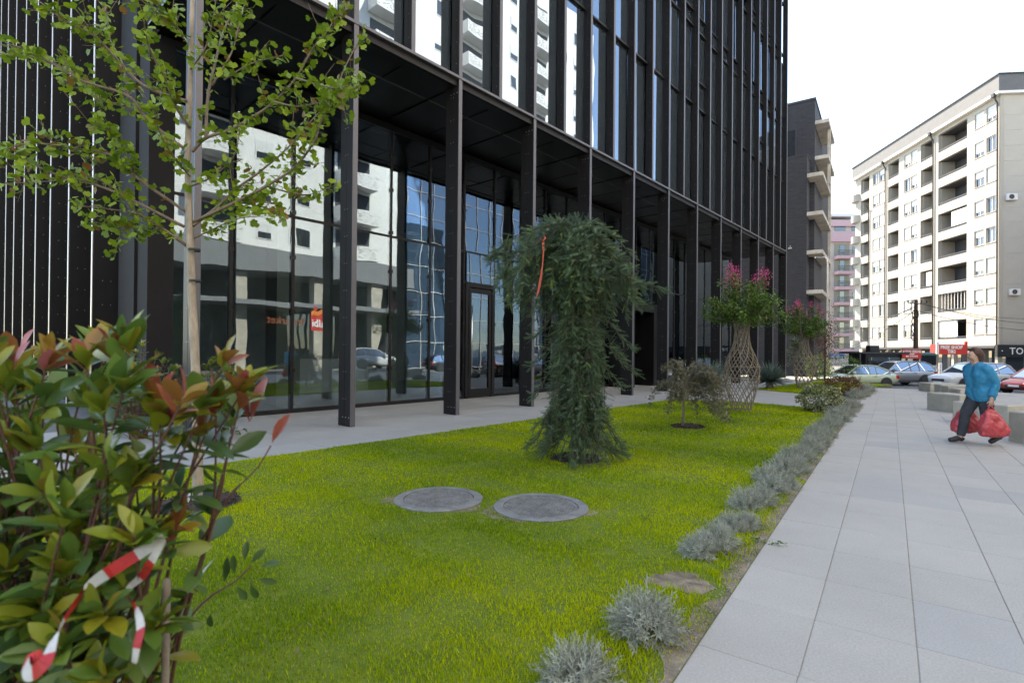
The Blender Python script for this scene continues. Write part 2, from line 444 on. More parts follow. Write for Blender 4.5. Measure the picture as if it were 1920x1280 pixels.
def w2(p): return (p.x, p.y)
Lc = [UV(-9, ARC_V0), UV(4, ARC_V0), UV(10, ARC_V0), UV(15.0, ARC_V0), G(1310, 750), G(1372, 752), G(1440, 757), G(1503, 763)]
farR = G(1565, 772); s_far = farR.x*E2.x + farR.y*E2.y
Lc += [SW(s_far, EDGE_W), SW(8, EDGE_W), SW(2, EDGE_W), SW(-4, EDGE_W), SW(-6, -4)]
LAWN1 = [w2(p) for p in Lc]
L2 = [G(1415, 729.5), G(1509, 738.5)]
s_l2 = (L2[1].x*E2.x + L2[1].y*E2.y)
LAWN2 = [w2(p) for p in (L2[0], L2[1], SW(s_l2+1.0, EDGE_W), SW(27.4, EDGE_W), UV(31, 3.2), UV(31.5, 6.4), UV(24, 6.8))]
def lawn(name, poly):
    mb = MB(); mb.prism(poly, -1.2, 0.0)
    return tag(mb.build(name, m_lawn), kind='structure')
lawn('lawn', LAWN1); lawn('lawn', LAWN2)
# granite cross path between the two lawns
xp = [w2(p) for p in (UV(15.0, ARC_V0), G(1310, 750), G(1372, 752), G(1440, 757), G(1503, 763), SW(s_far, EDGE_W), SW(27.4, EDGE_W), UV(31, 3.2), UV(31.5, ARC_V0), )]
tag(MB().prism(xp, -1.25, -0.006).build('cross_path', m_arc), kind='structure')

def inside(poly, x, y):
    x = np.asarray(x); y = np.asarray(y); r = np.zeros(x.shape, bool); n = len(poly); j = n-1
    for i in range(n):
        xi, yi = poly[i]; xj, yj = poly[j]
        c = ((yi > y) != (yj > y)) & (x < (xj-xi)*(y-yi)/(yj-yi+1e-12)+xi)
        r ^= c; j = i
    return r
# manholes, soil rings and bare patches leave no grass
MH = [(G(823, 936), 0.415), (G(1014, 951), 0.425)]
RINGS = [(G(372, 943), 0.36), (G(1080, 860), 0.34), (G(1290, 800), 0.32)]
BARE = [(1285, 1086, .16), (1245, 1090, .11), (1300, 1098, .12), (1150, 958, .07), (1195, 1030, .05), (1140, 1035, .06), (1125, 1060, .05),
        (1037, 1142, .05), (778, 1018, .05), (905, 978, .05), (1010, 1010, .04), (1060, 1057, .05), (1085, 1010, .03), (1190, 1180, .08),
        (1325, 1060, .07), (1120, 985, .05), (840, 1078, .03), (760, 1150, .03), (1340, 1110, .06), (945, 1110, .03), (700, 990, .03)]
BARE = [(G(a, b), r) for a, b, r in BARE]
def grass(name, label, poly, bands):
    xs = [p[0] for p in poly]; ys = [p[1] for p in poly]
    P = []; Hh = []; Wd = []
    for y0, y1, dens, hgt, wid in bands:
        lo, hi = max(y0, min(ys)), min(y1, max(ys))
        if hi <= lo: continue
        area = (max(xs)-min(xs))*(hi-lo); n = int(area*dens)
        x = RNG.uniform(min(xs), max(xs), n); y = RNG.uniform(lo, hi, n)
        k = inside(poly, x, y) & (np.abs(x) < y*1.05+0.4)
        x, y = x[k], y[k]
        # clumping and bald spots
        pn = (np.sin(x*5.1+np.sin(y*3.3)*2)+np.sin(y*6.7+np.sin(x*4.1)*2)+np.sin((x+y)*11.3)*.6)
        k = RNG.random(len(x)) < np.clip(0.85+0.12*pn, 0.62, 1); x, y, pn = x[k], y[k], pn[k]
        for c, r in MH + RINGS:
            k = np.hypot(x-c.x, y-c.y) > r*(0.96+0.08*RNG.random(len(x))); x, y, pn = x[k], y[k], pn[k]
        for c, r in BARE:
            d = np.hypot(x-c.x, (y-c.y)) + 0.03*np.sin(x*60)+0.02*np.sin(y*75+x*30)
            k = (d > r*1.15) | (RNG.random(len(x)) < 0.06+0.75*np.clip(d/r-0.45, 0, 1)*(.6+.4*np.sin(x*40)*np.sin(y*47))); x, y, pn = x[k], y[k], pn[k]
        s = x*E2.x+y*E2.y; w = x*W2.x+y*W2.y
        e = EDGE_W - w                                   # metres from the pavement edge
        k = (RNG.random(len(x)) < np.clip((e-0.02)/0.10, 0.10, 1)) | (np.sin(s*7)+np.sin(s*3.1) > 1.1); x, y, pn, e = x[k], y[k], pn[k], e[k]
        h = hgt*(1+0.25*pn*0.5)*RNG.uniform(.6, 1.25, len(x)); h = h*(1+1.1*np.exp(-((e-.22)/.14)**2))
        P.append(np.stack([x, y, np.full(len(x), -0.004)], 1)); Hh.append(h); Wd.append(wid*RNG.uniform(.7, 1.3, len(x)))
    P = np.concatenate(P); Hh = np.concatenate(Hh); Wd = np.concatenate(Wd); n = len(P)
    bv = np.array([(-.5, 0, 0), (.5, 0, 0), (-.36, .18, .55), (.36, .18, .55), (0, .55, 1.0)])
    bf = np.array([(0, 1, 3), (0, 3, 2), (2, 3, 4)])
    az = RNG.uniform(0, 2*pi, n); ln = RNG.normal(0, .28, n)
    ca, sa = np.cos(az), np.sin(az)
    R = np.zeros((n, 3, 3)); R[:, 0, 0] = ca; R[:, 1, 0] = sa; R[:, 0, 1] = -sa; R[:, 1, 1] = ca; R[:, 2, 2] = 1
    R[:, 0, 2] = -sa*ln; R[:, 1, 2] = ca*ln
    S = np.stack([Wd, Hh*.8, Hh], 1)
    big = 0.5+0.23*np.sin(P[:, 0]*1.3+np.sin(P[:, 1]*.9)*1.5)+0.15*np.sin(P[:, 1]*2.6+P[:, 0]*1.7)
    tint = np.clip(big + RNG.normal(0, .24, n), 0, 0.93); dry = RNG.random(n) < .035; tint[dry] = 1.0
    o = link(name, scatter_mesh(name, bv, bf, R, S, P, tint, l_grass))
    print('grass blades', n)
    return tag(o, label, 'grass', kind='stuff')
grass('grass', 'short yellow-green lawn grass in front of the arcade', LAWN1,
      [(1.9, 3.6, 14000, .022, .0040), (3.6, 5.5, 9000, .023, .0050), (5.5, 9, 4200, .025, .0075), (9, 20, 1600, .030, .013)])
grass('grass', 'far lawn grass around the second woven tree beyond the cross path', LAWN2, [(9, 40, 900, .035, .018)])
# gravel and crumbs in the strip between lawn and pavement
n = 2600; s = RNG.uniform(1.6, 12, n)**1.0; w = EDGE_W - np.abs(RNG.normal(0, .07, n)) - .004
T = np.stack([E2.x*s+W2.x*w, E2.y*s+W2.y*w, np.full(n, .002)], 1)
bv = np.array([(1, 0, 0), (-.5, .8, 0), (-.5, -.8, 0), (0, 0, .8), (0, 0, -.6)]); bf = np.array([(0, 1, 3), (1, 2, 3), (2, 0, 3), (1, 0, 4), (2, 1, 4), (0, 2, 4)])
m_grav = M('gravel', (0.30, 0.26, 0.21), 0.9, var=0.4, vscale=30)
tag(link('gravel', scatter_mesh('gravel', bv, bf, frames(RNG.normal(0, 1, (n, 3)), jitter=1), RNG.uniform(.003, .009, n), T, np.zeros(n), m_grav)), 'small gravel and crumbs along the pavement edge', 'gravel', kind='stuff')
# bare earth strip along the pavement edge and the bald patches as thin uneven sheets on the lawn
mb = MB()
pts = np.arange(-3.5, 24, 0.12)
for i in range(len(pts)-1):
    a, b = pts[i], pts[i+1]
    wa = 0.10+0.05*math.sin(a*5.3)+0.04*math.sin(a*13); wb = 0.10+0.05*math.sin(b*5.3)+0.04*math.sin(b*13)
    if s_far-.1 < a < s_l2+1: continue
    mb.quad(SW(a, EDGE_W-.001, .003), SW(b, EDGE_W-.001, .003), SW(b, EDGE_W-wb, .003), SW(a, EDGE_W-wa, .003))
tag(mb.build('soil_strip', m_soil), kind='structure')
for c, r in [q for q in BARE if q[1] > .085] + [(c, r*1.22) for c, r in MH]:
    ph = random.uniform(0, 6); n = 18
    ring = [(math.cos(2*pi*k/n)*r*(.88+.22*math.sin(3*2*pi*k/n+ph)), math.sin(2*pi*k/n)*r*(.85+.2*math.sin(2*2*pi*k/n+ph*2))) for k in range(n)]
    mb = MB().add([(x, y, 0) for x, y in ring]+[(0, 0, .003)], [(k, (k+1) % n, n) for k in range(n)])
    tag(mb.build('bare_soil', m_soil, None, (c.x, c.y, .0025 if r < .4 else .0015), smooth=True), kind='structure')
for (c, r), who in zip(RINGS, ('ginkgo', 'weeping cedar', 'little maple')):
    n = 22; mb = MB(); ph = random.uniform(0, 6)
    vs = []
    for k2, (rr, zz) in enumerate([(1.0, 0.004), (.8, .03), (.5, .035), (.2, .045)]):
        vs += [(math.cos(2*pi*k/n)*r*rr*(1+.06*math.sin(5*2*pi*k/n+ph)), math.sin(2*pi*k/n)*r*rr, zz+random.uniform(-.008, .012)*(k2 > 0)) for k in range(n)]
    fs = [(i*n+k, i*n+(k+1) % n, (i+1)*n+(k+1) % n, (i+1)*n+k) for i in range(3) for k in range(n)] + [tuple(range(3*n, 4*n))]
    tag(MB().add(vs, fs).build('planting_soil', m_dsoil, None, (c.x, c.y, 0)), kind='structure')
    n = 260; a = RNG.uniform(0, 2*pi, n); q = np.sqrt(RNG.random(n))*r*.95
    T = np.stack([c.x+np.cos(a)*q, c.y+np.sin(a)*q, np.full(n, .034)], 1)
    tag(link('mulch', scatter_mesh('mulch', bv, bf, frames(RNG.normal(0, 1, (n, 3)), jitter=1), RNG.uniform(.006, .02, n), T, np.zeros(n), m_dsoil)), 'dark crumbs of mulch round the foot of the ' + who, 'mulch', kind='stuff')

# odd fallen leaves and clover in the turf
n = 240; x = RNG.uniform(-2.2, 3.2, n); y = RNG.uniform(2.3, 8.5, n); k = inside(LAWN1, x, y); x, y = x[k], y[k]; n = len(x)
lv_, lf_ = leaf_shape([(0, .03), (.35, .22), (.7, .2), (1, .01)], .2, .3)
l_fall = leafmat('fallen_leaf', [(0, (.10, .055, .03)), (.5, (.26, .18, .08)), (1, (.20, .19, .03))], .7, .2)
tag(link('fallen_leaves', scatter_mesh('fallen_leaves', lv_, lf_, frames(RNG.normal(0, 1, (n, 3))*np.array([1, 1, .25]), jitter=.4), RNG.uniform(.012, .035, n), np.stack([x, y, RNG.uniform(.02, .032, n)], 1), RNG.random(n), l_fall)), 'small dry leaves fallen on the lawn', 'leaves', kind='stuff')
n = 900; cx = RNG.uniform(-2, 2.6, 26); cy = RNG.uniform(2.4, 6.5, 26); j = RNG.integers(0, 26, n)
x = cx[j]+RNG.normal(0, .06, n); y = cy[j]+RNG.normal(0, .06, n); k = inside(LAWN1, x, y); x, y = x[k], y[k]; n = len(x)
l_clov = leafmat('clover_leaf', [(0, (.04, .085, .012)), (1, (.09, .16, .02))], .6, .3)
tag(link('clover', scatter_mesh('clover', lv_, lf_, frames(RNG.normal(0, 1, (n, 3))*np.array([1, 1, .2]), jitter=.2), RNG.uniform(.012, .022, n), np.stack([x, y, RNG.uniform(.022, .034, n)], 1), RNG.random(n), l_clov)), 'dark clover patches in the lawn', 'clover', kind='stuff')

# ================================================================ the office building
ZC = 7.42                                     # top of the canopy edge
U_L = 3.0                                     # the end face that runs back to the left
bo = UV(U_L, FV)
office = thing('office_building', 'tall dark office block with bronze metal fins over a glazed arcade', 'building', bo, ANG_B)
def ol(u, v, z): return (u-U_L, v-FV, z)
ZTOP = 26.4
FT, FD = 0.085, 0.42                          # column thickness and depth
UFD = 0.26                                   # depth of the upper fins
# columns of the arcade
colm = MB()
colm.box(-FT/2, FT/2, 0.012, FD, 0.0, ZC-.02)
colm.box(-FT/2-.004, FT/2+.004, .02, .20, .004, ZC-.05)            # two cover sheets with a seam between
colm.box(-FT/2-.004, FT/2+.004, .212, FD-.012, .004, ZC-.05)
colm = colm.mesh('column', m_metal)
edgem = MB().box(-FT/2-.006, FT/2+.006, -.004, .012, 0.0, ZC-.02).mesh('edge_strip', m_edge)
scr = MB()
for zz in (0.16, ZC-.35):
    for k in range(3): scr.box(-FT/2-.009, -FT/2-.004, .05+.05*k*2, .062+.05*k*2, zz, zz+.014)
for k in range(14):
    for yy in (.17, .25): scr.box(-FT/2-.008, -FT/2-.004, yy, yy+.008, .5+k*.5, .508+k*.5)
scr = scr.mesh('screws', m_bright)
for k in range(-1, NCOL):
    u = CU0 + CSP*k
    c = link('column', colm, office, ol(u, FV, 0)); link('edge_strip', edgem, c); tag(link('screws', scr, c), kind='stuff')
# canopy edge beam, one length for each bay, and the soffit panels behind it
beam = MB().box(FT/2, CSP-FT/2, 0.06, .14, ZC-.20, ZC-.055).mesh('edge_beam', m_metal)
lip = MB().box(0, CSP, -.02, .17, ZC-.055, ZC).mesh('canopy_lip', m_edge)
cheek = MB().box(FT/2, CSP-FT/2, .171, .40, ZC-.16, ZC-.06).mesh('beam_cheek', m_dark)
sofp = [MB().box(FT/2+.01, CSP/2-.004, a, b, ZC-.14, ZC-.10).mesh('soffit_panel', m_dark) for a, b in ((.43, 1.12), (1.16, 2.80))]
sofl = MB().box(FT/2+.01, CSP-FT/2, 1.125, 1.155, ZC-.155, ZC-.115).mesh('soffit_trim', m_edge)
for k in range(-1, NCOL-1):
    u = CU0 + CSP*k
    link('edge_beam', beam, office, ol(u, FV, 0)); link('canopy_lip', lip, office, ol(u, FV, 0)); link('beam_cheek', cheek, office, ol(u, FV, 0))
    link('soffit_trim', sofl, office, ol(u, FV, 0))
    for q in sofp:
        link('soffit_panel', q, office, ol(u, FV, 0)); link('soffit_panel', q, office, ol(u+CSP/2-.02, FV, 0))
# dark slab over the soffit and the volume behind the upper glass
core = MB()
core.box(0.05, U_END-U_L+.4, FD+.12, 13.0, ZC-.095, ZTOP-.3)
core.build('upper_core', m_dark, office)
MB().box(-.3, U_END-U_L+.6, -.02, 13.2, ZTOP-.28, ZTOP).build('roof_slab', m_dark, office)
# upper storey fins, panes, transoms
SUB = CSP/2
finm = MB()
finm.box(-FT/2, FT/2, .012, UFD, 0, ZTOP-.3-ZC)
finm.box(-FT/2-.004, FT/2+.004, .12, UFD-.02, 0.01, ZTOP-.35-ZC)
finm = finm.mesh('fin', m_metal)
fedge = MB().box(-FT/2-.004, FT/2+.004, -.004, .012, 0, ZTOP-.3-ZC).mesh('edge_strip', m_edge)
fscr = MB()
for k in range(38):
    fscr.box(-FT/2-.008, -FT/2-.004, .09, .098, .3+k*.48, .308+k*.48)
fscr = fscr.mesh('screws', m_bright)
NB = (NCOL-1)*2
zl = [ZC+.02, 11.5, 14.65, 15.28, 18.3, 18.9, 21.9, 22.5, 25.6]
for k in range(-2, NB+1):
    u = CU0 + SUB*k
    c = link('fin', finm, office, ol(u, FV, ZC)); link('edge_strip', fedge, c)
    if k < 14: tag(link('screws', fscr, c), kind='stuff')
panes = [MB().box(FT/2, SUB-FT/2, 0, .02, a+.03, b-.03).mesh('glass_pane', m_up) for a, b in zip(zl[:-1], zl[1:])]
bar = MB().box(FT/2, SUB-FT/2, -.10, .02, -.03, .03).mesh('transom', m_metal)
rg = random.Random(5)
for k in range(-2, NB):
    u = CU0 + SUB*k
    for i, pm in enumerate(panes):
        o = link('glass_pane', pm, office, ol(u, FV+UFD+.02, 0)); o.rotation_euler = (rg.uniform(-.003, .003), 0, rg.uniform(-.004, .004))
        if i: link('transom', bar, office, ol(u, FV+UFD+.02, zl[i]))
    if k in (12, 18): link('transom', bar, office, ol(u, FV+UFD+.02, 12.6))
# one tilted open vent high on the facade
vent = MB().box(0, SUB-FT, -.02, .02, -1.6, 0)
vo = vent.build('open_window', m_up, office, ol(CU0+SUB*16+FT/2, FV+UFD-.04, 21.0)); vo.rotation_euler = (rad(-17), 0, 0)
# shop glazing of the arcade
GU0 = 3.05
gm = 1.30
ng = int((U_END+.3-GU0)/gm)
z_tr, z_hd = 4.35, ZC-.30
pl = MB().box(.03, gm-.03, 0, .016, .09, z_tr-.03).mesh('glass_pane', m_low)
pu = MB().box(.03, gm-.03, 0, .016, z_tr+.03, z_hd-.05).mesh('glass_pane', m_low)
mul = MB().box(-.03, .03, -.03, .10, 0, z_hd).mesh('mullion', m_metal)
clip = MB()
for zz in (.9, 2.2, 3.4, 4.4, 5.5, 6.4): clip.box(-.045, .045, -.05, -.02, zz, zz+.09)
clip = clip.mesh('glass_clip', m_dark)
sil = MB().box(0, gm, -.04, .10, 0, .09).mesh('sill', m_metal)
trn = MB().box(.03, gm-.03, -.02, .06, z_tr-.028, z_tr+.028).mesh('transom', m_metal)
hed = MB().box(0, gm, -.05, .12, z_hd-.05, z_hd+.10).mesh('head_rail', m_metal)
DOOR = 6                                       # bay with the tall door
for k in range(ng+1):
    u = GU0 + gm*k
    mo = link('mullion', mul, office, ol(u, GV, 0)); tag(link('glass_clip', clip, mo), kind='stuff')
    if k == ng: break
    r_ = rg.uniform(-.006, .006)
    if k != DOOR:
        o = link('glass_pane', pl, office, ol(u, GV, 0)); o.rotation_euler = (rg.uniform(-.003, .003), 0, r_)
        link('sill', sil, office, ol(u, GV, 0))
    o = link('glass_pane', pu, office, ol(u, GV, 0)); o.rotation_euler = (rg.uniform(-.003, .003), 0, r_)
    link('transom', trn, office, ol(u, GV, 0)); link('head_rail', hed, office, ol(u, GV, 0))
def door(u, wdt, hgt):
    d = MB()
    d.box(.03, .14, -.06, .06, 0, hgt); d.box(wdt-.14, wdt-.03, -.06, .06, 0, hgt); d.box(.14, wdt-.14, -.06, .06, hgt-.14, hgt)
    d.box(.17, .27, -.045, .045, .03, hgt-.17); d.box(wdt-.27, wdt-.17, -.045, .045, .03, hgt-.17)
    d.box(.27, wdt-.27, -.045, .045, .03, .28); d.box(.27, wdt-.27, -.045, .045, hgt-.30, hgt-.17)
    do = d.build('door', m_metal, office, ol(u, GV-.02, 0))
    MB().box(.272, wdt-.272, -.01, .01, .28, hgt-.30).build('door_pane', m_low, do)
    h = MB(); h.tube([(.22, -.13, .75), (.22, -.13, 2.75)], .018, 8)
    for zz in (.85, 2.62): h.tube([(.22, -.13, zz), (.22, -.04, zz)], .012, 6)
    h.build('door_handle', m_steel, do, smooth=True)
    MB().box(.03, wdt-.03, -.02, .02, hgt+.01, z_tr-.03).build('transom_light', m_low, do)
    return do
door(GU0+gm*DOOR, gm, 3.45)
# entrance portal further along: a deep dark frame
ep = MB(); eu = 19.0
ep.box(0, .35, -.9, .1, 0, 3.1); ep.box(2.0, 2.35, -.9, .1, 0, 3.1); ep.box(0, 2.35, -.9, .1, 3.1, 3.45)
ep.build('entrance_portal', m_dark, office, ol(eu, GV-.12, 0))
# lobby: floor, ceiling, back wall, pillars
MB().box(U_L+.2, U_END+.2, GV+.16, GV+9, -.2, .015).build('lobby_floor', m_ifloor, office, (-U_L, -FV, 0))
MB().box(U_L+.2, U_END+.2, GV+.16, GV+9, ZC-.45, ZC-.27).build('lobby_ceiling', m_charc, office, (-U_L, -FV, 0))
MB().box(U_L+.2, U_END+.2, GV+9, GV+9.3, 0, ZC-.25).build('back_wall', m_inter, office, (-U_L, -FV, 0))
MB().box(U_END+.2, U_END+.5, GV-.1, GV+9.3, 0, ZC-.25).build('end_wall', m_metal, office, (-U_L, -FV, 0))
pil = MB().box(-.3, .3, -.3, .3, .015, ZC-.45, bev=0).mesh('pillar', m_beige)
for u in np.arange(5.0, U_END, CSP*2): link('pillar', pil, office, ol(float(u)+1.2, GV+1.6, 0))
cnt = MB().box(-1.6, 1.6, -.4, .4, .015, 1.1).mesh('counter', m_white)
link('counter', cnt, office, ol(9.2, GV+5.2, 0)); link('counter', cnt, office, ol(19.2, GV+5.2, 0))
# left end face: fins on dark panels running back from the corner
endp = MB().box(0, .3, 0, 26, 0, ZTOP-.3).build('end_facade', m_dark, office, ol(U_L-.02, GV+.18, 0))
MB().box(-.06, .36, -.13, .50, 0, ZC-.3).build('corner_post', m_matte, office, ol(U_L-.06, GV+.05, 0))
MB().box(-.14, -.01, .62, 1.75, 0, ZTOP-.4).build('corner_panel', m_matte, office, ol(U_L-.02, GV, 0))
ef = MB(); ef.box(-.46, 0, -.06, .06, 0, ZTOP-.4); ef.box(-.44, -.22, -.065, .065, .02, ZTOP-.42)
ef = ef.mesh('fin', m_metal)
ee = MB().box(-.474, -.460, -.035, .035, 0, ZTOP-.4).mesh('edge_strip', m_bright)  # sky reflection on these fin edges put into a paler trim colour
es = MB()
for k in range(50):
    for xx in (-.30, -.16): es.box(xx, xx+.01, -.070, -.065, .3+k*.5, .31+k*.5)
es = es.mesh('screws', m_bright)
eb = MB().box(-.10, -.02, .06, 2.44, -.05, .05).mesh('transom', m_metal)
for k in range(10):
    v = GV + 2.35 + 2.5*k
    c = link('fin', ef, office, ol(U_L-.02, v, 0)); link('edge_strip', ee, c); tag(link('screws', es, c), kind='stuff')
    for zz in (4.35, 7.9, 11.5): link('transom', eb, office, ol(U_L-.02, v, zz))

# ================================================================ opposite side of the street (seen in the glazing)
def opp(u, n, z=0): return UV(u, -n, z)
def opp_block(name, label, u0, u1, n, depth, z0, z1, wallm, seed, pitch=3.05):
    o = thing(name, label, 'building', opp(u0, n, 0), ANG_B)         # local x along the street, -y is away from the office
    L_ = u1-u0
    MB().box(0, L_, -depth, 0, z0, z1).build('wall', wallm, o)
    win = MB().box(-.62, .62, 0, .04, 0, 1.45).mesh('window', m_fram)
    shu = MB().box(-.52, .52, .04, .06, .55, 1.38).mesh('shutter', m_shut); gls = MB().box(-.52, .52, .04, .055, .07, .54).mesh('pane', m_pane)
    gl2 = MB().box(-.52, .52, .04, .055, .07, 1.38).mesh('pane', m_pane)
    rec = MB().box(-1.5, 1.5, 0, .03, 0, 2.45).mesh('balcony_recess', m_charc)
    par = MB().box(-1.7, 1.7, 1.1, 1.22, -.15, 1.0).box(-1.7, 1.7, 0, 1.1, -.15, 0).box(-1.7, -1.6, 0, 1.1, 0, 1.0).box(1.6, 1.7, 0, 1.1, 0, 1.0).mesh('balcony', m_white)
    til = MB(); rr = random.Random(seed)
    for i in range(10):
        for j in range(22):
            if rr.random() < .30: til.box(-1.6+j*.145, -1.6+j*.145+rr.uniform(.06, .2), 1.221, 1.232, .02+i*.095, .05+i*.095)
    til = til.mesh('parapet_relief', m_rail)
    nf = int((z1-z0-.8)/pitch); x = 1.8; k = 0
    while x < L_-1.5:
        for f in range(nf):
            z = z0+.9+f*pitch
            if k % 3 == 1:
                b = link('balcony', par, o, (x+.4, .03, z-.55)); link('parapet_relief', til, b); link('balcony_recess', rec, o, (x+.4, .001, z-.5))
            else:
                w = link('window', win, o, (x, .001, z))
                if (f*3+k) % 4 == 0: link('pane', gl2, w)
                else: link('shutter', shu, w); link('pane', gls, w)
        x += 4.0 if k % 3 != 2 else 2.6
        k += 1
    return o
A_N = 17.0
blockA = opp_block('apartment_block', 'white apartment block with balconies mirrored in the left glazing', -24, 29.5, A_N, 14, 8.6, 42, m_white, 3)
pod = MB().box(0, 53.5, -14, -1.2, -.2, 8.6).build('podium', m_charc, blockA)
fb = MB().box(0, 53.5, -1.2, 2.0, 6.9, 8.58).build('podium_fascia', m_fascia, blockA)
MB().box(0, 53.5, -1.2, 2.6, 4.5, 4.85).build('shop_canopy', m_fascia, blockA)
for x in np.arange(3, 53, 5.2):
    MB().box(-.35, .35, 1.0, 1.7, -.2, 6.9).build('podium_pillar', m_conc, blockA, (float(x), 0, 0))
for x in np.arange(1, 52, 2.6): MB().box(0, 2.4, -1.19, -1.15, .3, 4.3).build('shop_window', m_pane, blockA, (float(x), 0, 0))
# the market sign on the opposite shop front
m_dimo = M('unlit_orange', (.20, .05, .012), .6)
sg = thing('shop_sign', 'red and orange albi market sign mirrored in the glazing left of the door', 'sign', opp(20.0, A_N-2.75, 0), ANG_B+pi)
MB().box(-.55, .55, -.06, .06, 2.9, 4.1).build('board', m_red, sg)
mbw = MB(); wv = [(-.55, 4.2), (-.3, 4.42), (0, 4.2), (.3, 4.3), (.55, 4.2), (.55, 3.86), (.25, 3.96), (0, 3.84), (-.3, 4.08), (-.55, 3.84)]
mbw.add([(x, -.085, z) for x, z in wv]+[(x, -.062, z) for x, z in wv], [(0, 9, 8, 1), (1, 8, 7, 2), (2, 7, 6, 3), (3, 6, 5, 4)])
mbw.build('wave', m_orange, sg)
MB().lathe([(0.001, -.02), (.16, -.02), (.16, .02), (.001, .02)], 20).build('dot', m_red, sg, (.15, 0, 4.45)).rotation_euler = (pi/2, 0, 0)
put_text('albi', .72, m_signw, sg, (0, -.075, 3.35), bold=.015)
put_text('market', .8, m_dimo, sg, (2.2, -.02, 3.5), bold=.015)
blockB = thing('glass_office', 'blue glass office with pale mullion grid mirrored beside the entrance', 'building', opp(30, A_N, 0), ANG_B)
m_bglass = glassmat('blue_glass', (1, 1, 1), f0=0.35, wav=0.1, opaque=(0.05, 0.085, 0.13), refl=(.55, .7, .9))
MB().box(0, 50, -12, -.15, -.8, 19).build('core', m_charc, blockB)
pb = MB().box(.03, 1.67, -.1, -.06, .03, 2.37).mesh('glass_pane', m_bglass)
for i in range(29):
    for j in range(8): link('glass_pane', pb, blockB, (i*1.7, 0, j*2.4-.2))
for i in range(30): MB().box(-.03, .03, -.1, .03, -.5, 19).build('mullion', m_bright, blockB, (i*1.7, 0, 0))
for j in range(9): MB().box(0, 49.3, -.1, .02, -.03, .03).build('transom', m_bright, blockB, (0, 0, j*2.4-.2))
opp_block('apartment_block', 'white tower with balconies mirrored in the upper fins', 30, 58, A_N+2.5, 12, 19.05, 42, m_white, 9)

# ================================================================ dark brick building with raw concrete balconies
YB = 42.0
kx = at(1526, 600, YB).x
bb = thing('brick_building', 'unfinished dark brick building with raw concrete balcony slabs', 'building', (kx, YB, ROADZ), ANG_E-pi/2)   # local x to the street, y away
def bz_(py, Y=YB): return at(1526, py, Y).z-ROADZ
ztp = bz_(187); zwg = at(1510, 291, YB-1.1).z-ROADZ
MB().box(-9, 0, 0, 12, 0, ztp).build('wall', m_brick, bb)
MB().box(-9, .06, -.06, 12, ztp, ztp+.18).build('coping', m_charc, bb)
MB().box(-9, -.35, -1.6, -.002, 0, zwg).build('lower_wing', m_brick, bb)
MB().box(-9, -.30, -1.65, -.002, zwg, zwg+.12).build('coping', m_charc, bb)
crs = MB().box(-6, -.02, -.014, 0, 0, .055).mesh('brick_course', m_brick)
crs2 = MB().box(-6, -.37, -.014, 0, 0, .055).mesh('brick_course', m_brick)
for k in range(int((ztp-zwg-.3)/.17)): link('brick_course', crs, bb, (0, 0, zwg+.2+k*.17))
for k in range(int((zwg-.4)/.17)): link('brick_course', crs2, bb, (0, -1.6, .2+k*.17))
w = MB().box(-2.7, -1.3, -.06, 0, 0, 2.6).build('window', m_charc, bb, (0, 0, zwg+.25))
MB().box(-2.62, -1.38, -.075, -.06, .08, 2.5).build('pane', m_pane, w)
for i, py in enumerate([226, 293, 325, 398, 471, 546, 622]):
    z = bz_(py, YB-.4 if i < 2 else YB-1.6)
    if i < 2: MB().box(.002, .95, 0.0, 5.4, z-.14, z+.14).build('balcony_slab', m_rawc, bb)
    else: MB().box(-.348, .72, -1.6, 5.4, z-.14, z+.14).build('balcony_slab', m_rawc, bb)
zz_ = bz_(226, YB-.4)
MB().box(.50, .715, 5.0, 5.38, 0, zz_-.14).build('concrete_post', m_rawc, bb)
MB().box(.73, .93, 1.6, 1.9, bz_(325, YB-1.6), zz_-.14).build('concrete_post', m_rawc, bb)
cam_ = MB().box(0, .25, -.2, 0, 0, .12).tube([(.12, -.1, .12), (.12, 0, .3)], .02, 5)
cam_.build('security_camera', m_bright, bb, (-1.6, -1.6, bz_(470)))

